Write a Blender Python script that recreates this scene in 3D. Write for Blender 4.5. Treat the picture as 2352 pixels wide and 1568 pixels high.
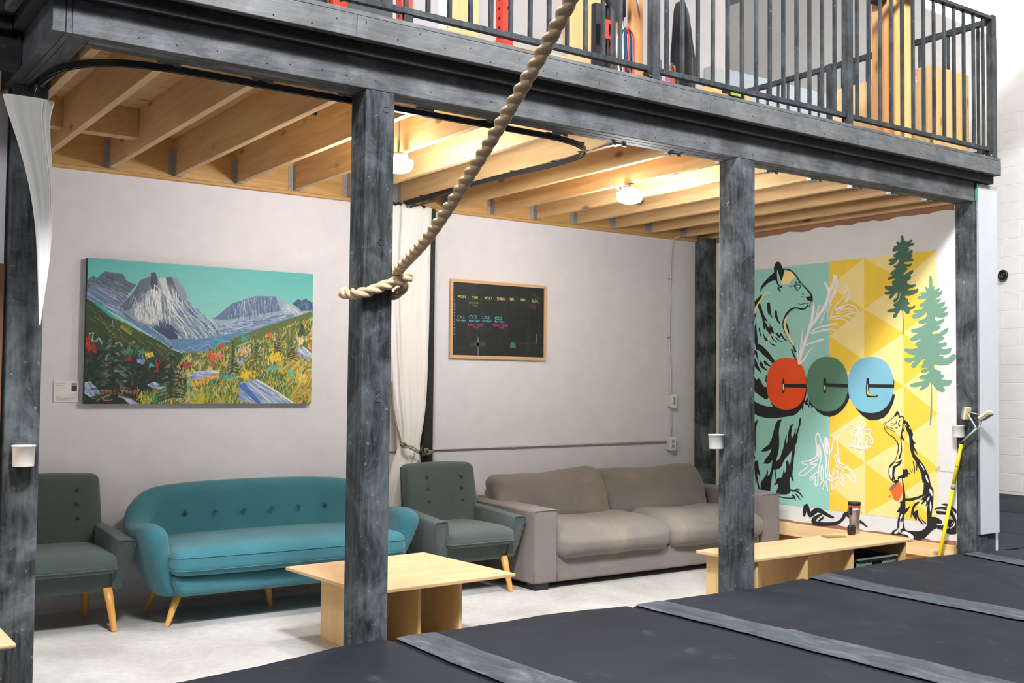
import bpy, bmesh, math, random
import numpy as np
from mathutils import Vector, Matrix, noise

for o in list(bpy.data.objects):
    bpy.data.objects.remove(o, do_unlink=True)
SC = bpy.context.scene
COL = SC.collection

# ------------------------------------------------------------------ camera
CAMP = Vector((-0.1896, -4.2642, 1.3863))
YAW, PIT, ROLL, FPX = [math.radians(v) for v in (35.0897, 2.3295, 0.5734)] + [2474.97]
_fw = Vector((math.sin(YAW)*math.cos(PIT), math.cos(YAW)*math.cos(PIT), math.sin(PIT)))
_r = Vector((math.cos(YAW), -math.sin(YAW), 0)); _u = _r.cross(_fw)
_rt = _r*math.cos(ROLL) + _u*math.sin(ROLL); _up = _u*math.cos(ROLL) - _r*math.sin(ROLL)
cd = bpy.data.cameras.new('camera'); cam = bpy.data.objects.new('camera', cd); COL.objects.link(cam)
cam.matrix_world = Matrix(((_rt.x, _up.x, -_fw.x, CAMP.x), (_rt.y, _up.y, -_fw.y, CAMP.y), (_rt.z, _up.z, -_fw.z, CAMP.z), (0, 0, 0, 1)))
cd.sensor_width = 36; cd.lens = FPX/2352*36; cd.clip_start = .05; cd.clip_end = 100
SC.camera = cam

# ------------------------------------------------------------------ world, lights, exposure
W = bpy.data.worlds.new('hall_air'); SC.world = W; W.use_nodes = True
W.node_tree.nodes['Background'].inputs[0].default_value = (0.93, 0.95, 1.0, 1)
W.node_tree.nodes['Background'].inputs[1].default_value = 0.13
def area(name, loc, aim, size, power, col=(1, 1, 1), sy=None, spread=None):
    l = bpy.data.lights.new(name, 'AREA'); l.energy = power; l.color = col; l.size = size
    if spread: l.spread = math.radians(spread)
    if sy: l.shape = 'RECTANGLE'; l.size_y = sy
    o = bpy.data.objects.new(name, l); COL.objects.link(o); o.location = loc
    o.rotation_euler = (Vector(aim) - Vector(loc)).to_track_quat('-Z', 'Y').to_euler()
    return o
area('hall_lamp_near', (0.9, -3.5, 7.0), (3.6, 0, 1.6), 0.9, 900, (.97, .985, 1))
area('hall_lamp_right', (7.5, -4.0, 7.0), (7.5, -1, 0), 1.4, 300, (.96, .98, 1))
area('hall_lamp_left', (-3.2, -4.0, 6.6), (.6, .6, 1.6), 1.2, 230, (.97, .985, 1))
area('hall_lamp_far', (7.6, -.6, 6.6), (11.2, 2.3, .9), 1.6, 105, (1, .98, .965), spread=110)
area('loft_lamp', (3.6, 1.0, 6.2), (3.6, 1.4, 3.0), 1.6, 20, (1, .98, .96))
SC.view_settings.view_transform = 'Standard'
SC.view_settings.look = 'None'
SC.view_settings.gamma = 1
SC.view_settings.use_curve_mapping = False
SC.view_settings.exposure = 0.0

# ------------------------------------------------------------------ dimensions (metres)
S = .144                       # post section
X1, Y1, X2, X3, X4 = .712, .867, 2.0007, 4.3694, 6.7277
HB = 2.70                      # underside of beams
YD = 2.608                     # back wall
XR = 6.738                     # mural wall
HM = .254                      # mat top
ZD = 3.01                      # loft deck top
JX0, JP = 1.1488, .4064        # joists

# ------------------------------------------------------------------ materials
def hexc(r, g, b):
    f = lambda v: (v/255/12.92) if v/255 <= .04045 else ((v/255+.055)/1.055)**2.4
    return (f(r), f(g), f(b), 1)
class NT:
    def __init__(s, name):
        s.m = bpy.data.materials.new(name); s.m.use_nodes = True; s.t = s.m.node_tree
        s.b = s.t.nodes['Principled BSDF']
    def n(s, k, **kw):
        x = s.t.nodes.new(k)
        for a, v in kw.items():
            if a[0] == '_': x.inputs[int(a[1:])].default_value = v
            elif a in x.inputs: x.inputs[a].default_value = v
            else: setattr(x, a, v)
        return x
    def l(s, a, b): s.t.links.new(a, b)
    def coord(s, scale=(1, 1, 1), rnd=False):
        tc = s.n('ShaderNodeTexCoord'); mp = s.n('ShaderNodeMapping'); mp.inputs['Scale'].default_value = scale
        s.l(tc.outputs['Object'], mp.inputs['Vector'])
        if rnd:
            oi = s.n('ShaderNodeObjectInfo'); mu = s.n('ShaderNodeMath', operation='MULTIPLY'); mu.inputs[1].default_value = 37.0
            s.l(oi.outputs['Random'], mu.inputs[0]); cb = s.n('ShaderNodeCombineXYZ')
            for i in range(3): s.l(mu.outputs[0], cb.inputs[i])
            s.l(cb.outputs[0], mp.inputs['Location'])
        return mp.outputs[0]
    def noise(s, vec, scale, detail=4, rough=.55, dist=0):
        x = s.n('ShaderNodeTexNoise'); x.inputs['Scale'].default_value = scale; x.inputs['Detail'].default_value = detail
        x.inputs['Roughness'].default_value = rough; x.inputs['Distortion'].default_value = dist
        s.l(vec, x.inputs['Vector']); return x.outputs['Fac']
    def ramp(s, fac, stops):
        x = s.n('ShaderNodeValToRGB'); e = x.color_ramp.elements
        while len(e) < len(stops): e.new(.5)
        for i, (p, c) in enumerate(stops): e[i].position = p; e[i].color = c
        s.l(fac, x.inputs[0]); return x.outputs[0]
    def mix(s, fac, a, b, mode='MIX'):
        x = s.n('ShaderNodeMix', data_type='RGBA', blend_type=mode)
        for sock, v in ((x.inputs[0], fac), (x.inputs[6], a), (x.inputs[7], b)):
            if hasattr(v, 'links') or hasattr(v, 'is_linked'): s.l(v, sock)
            else: sock.default_value = v
        return x.outputs[2]
    def bump(s, h, strength, dist=.01):
        x = s.n('ShaderNodeBump'); x.inputs['Strength'].default_value = strength; x.inputs['Distance'].default_value = dist
        s.l(h, x.inputs['Height']); s.l(x.outputs[0], s.b.inputs['Normal'])
    def col(s, v):
        if hasattr(v, 'is_linked'): s.l(v, s.b.inputs['Base Color'])
        else: s.b.inputs['Base Color'].default_value = v
    def rough(s, v): s.b.inputs['Roughness'].default_value = v; return s
def g(v): return (v, v, v, 1)

def m_plain(name, c, rough=.6, metal=0, bump=0, spec=.5, var=.06):
    t = NT(name); v = t.coord(); f = t.noise(v, 9, 3)
    d = tuple(x*(1-var) for x in c[:3])+(1,); h = tuple(min(1, x*(1+var)) for x in c[:3])+(1,)
    t.col(t.ramp(f, [(.3, d), (.7, h)])); t.rough(rough); t.b.inputs['Metallic'].default_value = metal
    t.b.inputs['Specular IOR Level'].default_value = spec
    if bump: t.bump(t.noise(v, 140, 3), bump, .002)
    return t.m
def m_wood(name, axis, light, dark, knot=(.16, .075, .03, 1), knots=True, rough=.6, grain=1.0, ply=False):
    t = NT(name); sc = [7, 7, 7]; sc[axis] = .55
    v = t.coord(tuple(sc), rnd=True)
    w = t.noise(v, 3.2*grain, 6, .6, .6); f2 = t.noise(v, 18*grain, 3, .6)
    c = t.ramp(w, [(.3, dark), (.62, light)])
    c = t.mix(.18, c, t.ramp(f2, [(.35, dark), (.65, light)]))
    if knots:
        s2 = [5.5, 5.5, 5.5]; s2[axis] = 2.4
        kv = t.coord(tuple(s2), rnd=True)
        vo = t.n('ShaderNodeTexVoronoi'); vo.inputs['Scale'].default_value = 1.0; t.l(kv, vo.inputs['Vector'])
        kf = t.ramp(vo.outputs['Distance'], [(.07, g(.9)), (.15, g(0))])
        c = t.mix(kf, c, knot)
    t.col(c); t.rough(rough); t.bump(f2, .12, .002)
    return t.m
def m_black(name, axis, lo, hi, chalk=.5, rough=.68, fleck=.25, cloud=False):
    # black painted rough-sawn timber, rubbed with chalk dust
    t = NT(name); sc = [9, 9, 9]; sc[axis] = 1.1
    gv = t.coord(tuple(sc), rnd=True); pv = t.coord(rnd=True)
    grain = t.noise(gv, 5, 5, .65, .3); patch = t.noise(pv, 3.4 if cloud else 2.3, 6 if cloud else 5, .66, .7); fl = t.noise(pv, 34, 4, .7)
    c = t.ramp(patch, [(.44 if cloud else .40, lo), (.70 if cloud else .66, hi)])
    c = t.mix(.35, c, t.ramp(grain, [(.35, lo), (.7, hi)]))
    ff = t.ramp(fl, [(.62, g(0)), (.74, g(fleck))])
    c = t.mix(ff, c, (.55, .57, .58, 1))
    t.b.inputs['Specular IOR Level'].default_value = .35
    t.col(c); t.rough(rough); t.bump(grain, .55, .004)
    return t.m
def m_fabric(name, c1, c2, stain=None, stain_h=None):
    t = NT(name); v = t.coord(); f = t.noise(v, 240, 3, .7); p = t.noise(v, 2.6, 4)
    c = t.mix(.65, t.ramp(p, [(.35, c1), (.65, c2)]), t.ramp(f, [(.3, c1), (.7, c2)]))
    if stain: c = t.mix(t.ramp(t.noise(v, 3.1, 5, .6, .8), [(.52, g(0)), (.75, g(.55))]), c, stain)
    t.col(c); t.rough(.95); t.b.inputs['Specular IOR Level'].default_value = .15
    t.b.inputs['Sheen Weight'].default_value = .25; t.bump(f, .35, .002)
    return t.m
M = {}
M['wall'] = m_plain('painted_wall', hexc(222, 221, 226), .85, bump=.10, var=.03)
M['wall_loft'] = m_plain('painted_wall_greyer', hexc(176, 170, 168), .9, bump=.05, var=.04)
M['wall_right'] = m_plain('painted_board_white', hexc(222, 220, 219), .8, bump=.08, var=.025)
M['wall_far'] = m_plain('painted_block_white', hexc(232, 227, 222), .8, bump=.3, var=.03)
M['plaster'] = m_plain('wall_panel_white', hexc(212, 214, 218), .7, bump=.05, var=.02)
M['black_post'] = m_black('black_post_paint', 2, (.007, .009, .011, 1), (.17, .195, .21, 1), cloud=True, fleck=.4)
M['black_beam'] = m_black('black_beam_paint', 0, (.055, .058, .063, 1), (.21, .215, .225, 1), fleck=.10, cloud=True)
M['black_side'] = m_black('black_side_paint', 1, (.03, .033, .038, 1), (.13, .14, .15, 1), fleck=.1)
M['black_rim'] = m_black('black_rim_paint', 0, (.008, .009, .010, 1), (.030, .033, .036, 1), fleck=.12)
M['fascia'] = m_black('grey_fascia_paint', 0, (.085, .088, .092, 1), (.23, .232, .235, 1), fleck=.14)
M['joist'] = m_wood('joist_spruce', 1, hexc(212, 178, 130), hexc(188, 148, 98))
M['plank'] = m_wood('deck_plank_spruce', 0, hexc(214, 182, 132), hexc(190, 152, 102))
M['ledger'] = m_wood('ledger_spruce', 0, hexc(208, 168, 108), hexc(184, 138, 76))
M['ply'] = m_wood('birch_plywood', 0, hexc(226, 188, 144), hexc(212, 170, 124), knots=False, rough=.45, grain=.6)
M['ply_v'] = m_wood('birch_plywood_upright', 2, hexc(226, 190, 134), hexc(212, 170, 110), knots=False, rough=.5, grain=.6)
M['ply_rough'] = m_wood('fir_plywood', 2, hexc(236, 198, 146), hexc(222, 174, 118), rough=.6)
M['stud'] = m_wood('stud_spruce', 2, hexc(246, 208, 140), hexc(230, 182, 108), rough=.55)
M['stud_red'] = m_wood('stud_fir', 2, hexc(226, 168, 110), hexc(206, 140, 84), rough=.55)
M['leg'] = m_wood('beech_leg', 2, hexc(224, 166, 84), hexc(206, 144, 64), knots=False, rough=.35)
M['frame_wood'] = m_plain('pine_frame', hexc(214, 176, 130), .5)
M['trimwood'] = m_wood('trim_spruce', 1, hexc(240, 208, 160), hexc(226, 186, 132), rough=.6)
M['steel'] = m_plain('galvanised_steel', (.42, .43, .44, 1), .42, .85)
M['steel_dark'] = m_plain('dull_galvanised_steel', (.34, .33, .31, 1), .6, .1)
M['bar'] = m_black('railing_paint', 2, (.018, .022, .026, 1), (.10, .112, .12, 1), fleck=.2, rough=.55, cloud=True)
M['track'] = m_plain('black_track', (.018, .019, .021, 1), .35)
M['teal'] = m_fabric('teal_wool', hexc(48, 104, 116), hexc(72, 130, 142))
M['teal_dark'] = m_plain('teal_button', hexc(40, 108, 118), .8)
M['green'] = m_fabric('grey_green_wool', hexc(62, 74, 72), hexc(86, 98, 95))
M['green_line'] = m_plain('dark_piping', hexc(34, 40, 40), .8)
M['green_btn'] = m_plain('grey_green_button', hexc(66, 78, 76), .8)
M['grey'] = m_fabric('grey_brown_fabric', hexc(112, 104, 101), hexc(134, 125, 121), stain=hexc(146, 134, 118))
M['grey_cushion'] = m_fabric('grey_cushion_fabric', hexc(106, 100, 96), hexc(132, 125, 118), stain=hexc(150, 140, 118))
M['black_foot'] = m_plain('black_foot', (.015, .015, .016, 1), .5)
M['white_plastic'] = m_plain('white_plastic', hexc(238, 236, 230), .4)
M['white_emulsion'] = m_plain('white_paint', hexc(236, 234, 230), .5)
M['conduit'] = m_plain('painted_conduit', hexc(200, 197, 194), .6)
M['curtain'] = m_fabric('white_cotton', hexc(226, 224, 220), hexc(240, 239, 236))
M['cord'] = m_plain('olive_cord', hexc(132, 134, 112), .85)
M['black_metal'] = m_plain('black_metal', (.012, .012, .013, 1), .35)
M['red'] = m_plain('red_powder_coat', hexc(222, 62, 40), .4)
M['red_side'] = m_plain('hole_black', (.01, .01, .012, 1), .8)
M['chalkboard'] = None
M['yellow'] = m_plain('yellow_pole_paint', hexc(240, 214, 20), .4)
M['squeegee'] = m_plain('galvanised_bracket', hexc(166, 176, 176), .4, .5)
M['bristle'] = m_plain('cream_foam', hexc(226, 210, 160), .8)
M['crate'] = m_plain('grey_green_crate', hexc(118, 136, 130), .55)
M['crate_dark'] = m_plain('dark_contents', hexc(40, 52, 50), .8)
M['inox'] = m_plain('brushed_steel', hexc(188, 182, 172), .3, .9)
M['black_plastic'] = m_plain('black_plastic', (.012, .012, .013, 1), .4)
M['orange_ring'] = m_plain('orange_ring', hexc(232, 84, 60), .5)
M['phone'] = m_plain('gold_phone', hexc(150, 132, 60), .25, .3)
M['black_cloth'] = m_fabric('black_cloth', (.008, .008, .009, 1), (.02, .021, .023, 1))
M['panel_dark'] = m_plain('dark_rubber', hexc(84, 86, 86), .8)
M['panel_grey'] = m_plain('grey_panel', hexc(150, 157, 164), .7)
M['blue'] = m_plain('blue_tape', hexc(60, 130, 180), .6)
M['bluegrey'] = m_plain('blue_grey_paint', hexc(56, 76, 92), .7)
M['lime'] = m_plain('lime_plastic', hexc(190, 214, 80), .5)
M['torn'] = m_plain('torn_brown_paper', hexc(150, 106, 82), .9)
M['green_tape'] = m_plain('green_tape', hexc(60, 168, 104), .6)
for k, c in dict(p_black=hexc(28, 30, 31), p_teal=hexc(150, 206, 194), p_gold=hexc(240, 204, 70), p_pale=hexc(243, 222, 150), p_white=hexc(238, 232, 234),
                 p_orange=hexc(236, 82, 26), p_green=hexc(86, 130, 106), p_blue=hexc(124, 184, 206), p_tree1=hexc(72, 108, 88), p_tree2=hexc(116, 158, 136),
                 p_mug=hexc(252, 104, 44), p_grey=hexc(112, 112, 124), c_white=hexc(190, 190, 176), c_yellow=hexc(226, 222, 130), c_blue=hexc(110, 200, 226),
                 c_pink=hexc(214, 66, 130), c_red=hexc(120, 62, 44), c_dim=hexc(66, 72, 70), c_line=hexc(84, 88, 84), c_green=hexc(120, 160, 120),
                 c_teal=hexc(60, 120, 112), c_lav=hexc(104, 104, 124), ink=hexc(92, 94, 98), band_teal=hexc(20, 130, 150), band_pink=hexc(240, 90, 130),
                 band_grey=hexc(110, 112, 124), band_orange=hexc(250, 80, 40), band_green=hexc(40, 100, 70), sling_blue=hexc(60, 100, 170),
                 sling_navy=hexc(20, 60, 90), sling_white=hexc(230, 230, 228), lightgrey=hexc(160, 164, 162)).items():
    M[k] = m_plain(k, c, .8, var=.03)
def m_emit(name, c, s):
    t = NT(name); t.col(g(.8)); t.b.inputs['Emission Color'].default_value = c; t.b.inputs['Emission Strength'].default_value = s
    return t.m
M['lamp'] = m_emit('lamp_glow', (1, .97, .93, 1), 90)
M['hall_lamp'] = m_emit('hall_lamp_glow', (1, 1, 1, 1), 9)
t = NT('concrete'); v = t.coord(); f = t.noise(v, 1.1, 7, .62, .5); f2 = t.noise(v, 24, 5, .7)
sv = t.coord((2.0, 9, 1)); sk = t.noise(sv, 5, 4, .6)
c = t.ramp(f, [(.33, hexc(146, 143, 139)), (.5, hexc(186, 183, 179)), (.68, hexc(208, 207, 204))])
c = t.mix(.35, c, t.ramp(f2, [(.3, hexc(156, 154, 152)), (.7, hexc(210, 209, 207))]))
c = t.mix(t.ramp(sk, [(.66, g(0)), (.74, g(.5))]), c, hexc(150, 150, 152)); t.col(c); t.rough(.55); t.bump(f2, .1, .003); M['concrete'] = t.m
t = NT('vinyl_mat'); v = t.coord(); f = t.noise(v, .9, 6, .6, .6); f2 = t.noise(v, 5, 6, .72, .4); f3 = t.noise(v, 320, 2)
c = t.ramp(f, [(.3, hexc(24, 27, 34)), (.7, hexc(42, 46, 56))]); c = t.mix(t.ramp(f2, [(.6, g(0)), (.8, g(.35))]), c, hexc(104, 110, 116))
t.col(c); t.rough(.8); t.b.inputs['Specular IOR Level'].default_value = .25; t.bump(f3, .12, .001); M['vinyl'] = t.m
t = NT('dusty_strip'); v = t.coord((1, .25, 1)); f2 = t.noise(v, 13, 6, .72, .4); w2 = t.coord(); f3 = t.noise(w2, 320, 2)
t.col(t.ramp(f2, [(.36, hexc(48, 54, 62)), (.54, hexc(74, 81, 89)), (.76, hexc(126, 132, 137))])); t.rough(.8); t.bump(f3, .2, .001); M['strip'] = t.m
t = NT('chalkboard'); v = t.coord(); f = t.noise(v, 6, 6, .7, 1.0)
t.col(t.ramp(f, [(.35, hexc(22, 28, 27)), (.62, hexc(36, 42, 42)), (.8, hexc(58, 64, 68))])); t.rough(.6); M['chalkboard'] = t.m
t = NT('painted_canvas'); vc = t.n('ShaderNodeVertexColor'); vc.layer_name = 'paint'; t.l(vc.outputs[0], t.b.inputs['Base Color']); t.rough(.5); M['canvas'] = t.m

# ------------------------------------------------------------------ geometry helpers
BOXF = [(0, 3, 2, 1), (4, 5, 6, 7), (0, 1, 5, 4), (1, 2, 6, 5), (2, 3, 7, 6), (3, 0, 4, 7)]
def worigin(o):
    p = Vector((0, 0, 0))
    while o: p += Vector(o.location); o = o.parent
    return p
class MB:
    def __init__(s): s.v = []; s.f = []
    def add(s, vs, fs):
        n = len(s.v); s.v += [tuple(p) for p in vs]; s.f += [tuple(i+n for i in f) for f in fs]; return s
    def box(s, x0, x1, y0, y1, z0, z1):
        return s.add([(x0, y0, z0), (x1, y0, z0), (x1, y1, z0), (x0, y1, z0), (x0, y0, z1), (x1, y0, z1), (x1, y1, z1), (x0, y1, z1)], BOXF)
    def hexa(s, b, t): return s.add(list(b)+list(t), BOXF)
    def loft(s, rings, closed=True, caps=True, loop=False):
        n = len(rings[0]); fs = []; k = len(rings)
        for i in range(k if loop else k-1):
            a, b = i*n, ((i+1) % k)*n
            for j in range(n if closed else n-1):
                j2 = (j+1) % n; fs.append((a+j, a+j2, b+j2, b+j))
        if caps and not loop: fs.append(tuple(range(n))[::-1]); fs.append(tuple((k-1)*n+j for j in range(n)))
        return s.add([p for r in rings for p in r], fs)
    def tube(s, pts, r, n=8, caps=True, loop=False):
        pts = [Vector(p) for p in pts]; rings = []; prev = None
        for i, p in enumerate(pts):
            if loop: d = pts[(i+1) % len(pts)]-pts[i-1]
            else: d = pts[min(i+1, len(pts)-1)]-pts[max(i-1, 0)]
            d.normalize()
            if prev is None:
                a = Vector((0, 0, 1)) if abs(d.z) < .9 else Vector((1, 0, 0)); u = d.cross(a).normalized()
            else: u = (prev - d*prev.dot(d)).normalized()
            prev = u; w = d.cross(u); rr = r(i/(len(pts)-1)) if callable(r) else r
            rings.append([p+(u*math.cos(2*math.pi*k/n)+w*math.sin(2*math.pi*k/n))*rr for k in range(n)])
        return s.loft(rings, caps=caps, loop=loop)
    def lathe(s, prof, c=(0, 0, 0), n=24, caps=True):
        return s.loft([[(c[0]+r*math.cos(2*math.pi*k/n), c[1]+r*math.sin(2*math.pi*k/n), c[2]+z) for k in range(n)] for r, z in prof], caps=caps)
    def soft(s, c, h, r, nm=8, nc=3, fn=None):
        """rounded box: centre c, half sizes h, edge radius r, fn deforms unit position -> offset"""
        def samp(hh):
            rr = min(r, hh*.999); a = [-hh+rr*(1-math.cos(math.pi/2*i/nc)) for i in range(nc)]
            mid = [-hh+rr+(2*hh-2*rr)*i/nm for i in range(nm+1)]
            b = [-x for x in a[::-1]]; return a+mid+b
        ax = [samp(h[i]) for i in range(3)]; idx = {}; vs = []; fs = []
        inner = [max(h[i]-r, 0) for i in range(3)]
        def vid(i, j, k):
            key = (i, j, k)
            if key not in idx:
                q = Vector((ax[0][i], ax[1][j], ax[2][k])); cl = Vector([max(-inner[a], min(inner[a], q[a])) for a in range(3)])
                d = q-cl
                if d.length > 1e-9: q = cl+d.normalized()*min(r, max(h))
                u = Vector([q[a]/h[a] for a in range(3)])
                if fn: q = q+Vector(fn(u, q))
                idx[key] = len(vs); vs.append(q+Vector(c))
            return idx[key]
        N = [len(a)-1 for a in ax]
        for a, b, cc in ((0, 1, 2), (1, 2, 0), (2, 0, 1)):
            for side in (0, N[cc]):
                for i in range(N[a]):
                    for j in range(N[b]):
                        q = []
                        for di, dj in ((0, 0), (1, 0), (1, 1), (0, 1)):
                            t3 = [0, 0, 0]; t3[a] = i+di; t3[b] = j+dj; t3[cc] = side; q.append(vid(*t3))
                        fs.append(tuple(q if side else q[::-1]))
        return s.add(vs, fs)
    def build(s, name, mat, parent=None, smooth=False, bevel=0, seg=2):
        me = bpy.data.meshes.new(name); o = bpy.data.objects.new(name, me); COL.objects.link(o)
        if parent is not None:
            og = worigin(parent); o.parent = parent
        else:
            xs = [p[0] for p in s.v]; ys = [p[1] for p in s.v]; zs = [p[2] for p in s.v]
            og = Vector(((min(xs)+max(xs))/2, (min(ys)+max(ys))/2, min(zs))); o.location = og
        me.from_pydata([(p[0]-og.x, p[1]-og.y, p[2]-og.z) for p in s.v], [], s.f); me.update()
        if isinstance(mat, str): mat = M[mat]
        me.materials.append(mat)
        if smooth: me.polygons.foreach_set('use_smooth', [True]*len(me.polygons))
        if bevel:
            b = o.modifiers.new('bevel', 'BEVEL'); b.width = bevel; b.segments = seg; b.limit_method = 'ANGLE'; b.angle_limit = math.radians(40)
        return o
def bx(name, mat, parent, *d, bevel=.002): return MB().box(*d).build(name, mat, parent, bevel=bevel)
def tag(o, label=None, cat=None, group=None, kind=None):
    if label: o['label'] = label
    if cat: o['category'] = cat
    if group: o['group'] = group
    if kind: o['kind'] = kind
    return o
def thing(name, label, cat, loc=(0, 0, 0), group=None, kind=None):
    o = bpy.data.objects.new(name, None); COL.objects.link(o); o.location = loc; o.empty_display_size = .1
    return tag(o, label, cat, group, kind)
def copy_tree(o, parent=None):
    c = o.copy(); COL.objects.link(c); c.parent = parent
    for ch in [x for x in bpy.data.objects if x.parent == o]: copy_tree(ch, c)
    return c
def dup(o, parent, loc):
    c = o.copy(); COL.objects.link(c); c.parent = parent; c.location = Vector(loc) - worigin(parent); return c
def catmull(pts, n=6, closed=False):
    P = [Vector(p) for p in pts]; out = []; m = len(P)
    for i in range(m if closed else m-1):
        p0 = P[(i-1) % m] if closed or i > 0 else P[0]; p1 = P[i]; p2 = P[(i+1) % m]; p3 = P[(i+2) % m] if closed or i+2 < m else P[-1]
        for k in range(n):
            t = k/n
            out.append(.5*((2*p1)+(p2-p0)*t+(2*p0-5*p1+4*p2-p3)*t*t+(3*p1-p0-3*p2+p3)*t**3))
    if not closed: out.append(P[-1])
    return out
def text_mesh(txt, size):
    cu = bpy.data.curves.new('writing', 'FONT'); cu.body = txt; cu.size = size; cu.align_x = 'CENTER'; cu.resolution_u = 2
    o = bpy.data.objects.new('writing', cu); COL.objects.link(o)
    dg = bpy.context.evaluated_depsgraph_get(); me = bpy.data.meshes.new_from_object(o.evaluated_get(dg))
    vs = [tuple(v.co) for v in me.vertices]; fs = [tuple(p.vertices) for p in me.polygons]
    bpy.data.objects.remove(o, do_unlink=True); bpy.data.curves.remove(cu); bpy.data.meshes.remove(me)
    return vs, fs
def fbm(x, y, z=0, s=1):
    return noise.fractal(Vector((x*s, y*s, z*s)), 1, 2, 4)
def lerp_tab(tab, x):
    if x <= tab[0][0]: return tab[0][1]
    for (a, b), (c_, d) in zip(tab, tab[1:]):
        if x <= c_: return b+(d-b)*(x-a)/(c_-a)
    return tab[-1][1]
def rep(o, dx=0, dy=0, dz=0):
    c = o.copy(); COL.objects.link(c); c.parent = o.parent; c.location = Vector(o.location)+Vector((dx, dy, dz)); return c

# ================================================================== THE SETTING
def struct(o): o['kind'] = 'structure'; return o
fl = MB().box(-2.4, 11.2, -5.6, 8.2, -.12, 0).build('floor', 'concrete'); struct(fl)
struct(MB().box(.70, 6.99, YD, YD+.14, 0, 3.0).build('wall_back', 'wall'))
struct(MB().box(.30, 6.99, YD, YD+.14, 3.0, 6.4).build('wall_back', 'wall_loft'))
struct(MB().box(.60, .70, 1.03, YD+.14, 0, 2.70).build('wall_left', 'wall'))
struct(MB().box(-2.4, .70, .93, 1.03, 0, 2.66).build('wall_front_left', 'wall'))
wr = thing('wall_right', None, None, (XR, 0, 0)); struct(wr)
MB().box(XR, XR+.10, S+.002, YD-.001, .30, 2.70).build('wall_board', 'wall_right', wr)
MB().box(XR+.02, XR+.10, S+.002, YD-.001, 0.0, .30).build('wall_base', 'stud_red', wr)
# torn paper edge along the top and the bottom of the board
def torn(z0, z1, up, seed):
    r2 = random.Random(seed); n = 34; mb = MB(); ys = [S+.01+(YD-.15-S)*i/n for i in range(n+1)]
    e = [(z1 if not up else z0)+r2.uniform(-.010, .010) for i in range(n+1)]
    for i in range(n):
        if up: q = [(ys[i], e[i]), (ys[i+1], e[i+1]), (ys[i+1], z1), (ys[i], z1)]
        else: q = [(ys[i], z0), (ys[i+1], z0), (ys[i+1], e[i+1]), (ys[i], e[i])]
        mb.hexa([(XR, y, z) for y, z in q], [(XR-.0015, y, z) for y, z in q])
    return mb
torn(2.662, 2.70, True, 1).build('torn_edge', 'torn', wr); torn(.296, .318, False, 2).build('torn_edge', 'torn', wr)
bb = MB().box(XR-.038, XR, S+.01, YD-.15, .195, .296).build('baseboard_right', 'trimwood', bevel=.003); struct(bb)
bb = MB().box(XR-.032, XR, S+.01, YD-.15, 0, .055).build('baseboard_right', 'trimwood', bevel=.003); struct(bb)
tr = MB().box(XR-.012, XR+.0, S+.01, YD-.01, 2.70, 2.715).build('trim_1', 'track'); struct(tr)
tr = MB().box(.672, .7, .905, .93, 0, 1.9).build('trim_2', m_plain('brown_trim', hexc(120, 84, 58), .8)); struct(tr)

# outer face of the wall beside the fourth post: hanging plasterboard panel and the base under it
pn = thing('wall_panel', 'narrow white plasterboard panel hanging on the wall end right of the post with the yellow brush', 'panel', (6.88, -.01, .39))
MB().box(6.765, 6.995, -.0135, -.001, .39, 2.828).build('board', 'plaster', pn, bevel=.001)
MB().box(6.752, 6.7645, -.0125, -.001, .39, 2.828).build('metal_edge', 'steel', pn)
MB().box(6.744, 6.7515, -.010, -.001, 2.70, 2.828).build('tape', 'green_tape', pn)
wb = struct(MB().box(6.8725, 6.99, .013, YD, 0, 2.828).build('wall_end', 'bluegrey'))
tr = MB().box(6.99, 7.03, .02, .06, 0, .62).build('trim_3', 'white_emulsion'); struct(tr)

# far block wall, courses of blocks as recessed-joint pieces where they can be told apart
wf = thing('wall_far', None, None, (11.2, 0, 0)); struct(wf)
MB().box(11.1875, 11.45, -5.6, 8.2, 0, 6.9).build('block_core', 'wall_far', wf)
BLH, BLW = .2, .4
blk = None
mbk = MB().box(11.185, 11.206, .0015, BLW-.0015, .0015, BLH-.0015)
cnt = 0
for r in range(2, 22):
    y = -0.6 - (BLW/2 if r % 2 else 0)
    while y < 3.4:
        if blk is None:
            blk = mbk.build('block', 'wall_far', wf, bevel=.003); b = blk; b.location = Vector((0, y, r*BLH-.13))
            base = Vector((0, 0, 0))
        else:
            b = blk.copy(); COL.objects.link(b); b.parent = wf; b.location = Vector((0, y, r*BLH-.13))
        cnt += 1; y += BLW
rest = MB()
for r in range(22, 34):
    y = -0.6 - (BLW/2 if r % 2 else 0)
    while y < 3.4: rest.box(11.185, 11.206, y+.004, y+BLW-.004, r*BLH-.126, (r+1)*BLH-.134); y += BLW
o = rest.build('block_courses', 'wall_far', wf); o['kind'] = 'stuff'
struct(MB().box(6.99, 11.2, 8.2, 8.4, 0, 6.9).build('wall_end_of_hall', 'wall_far'))

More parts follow.
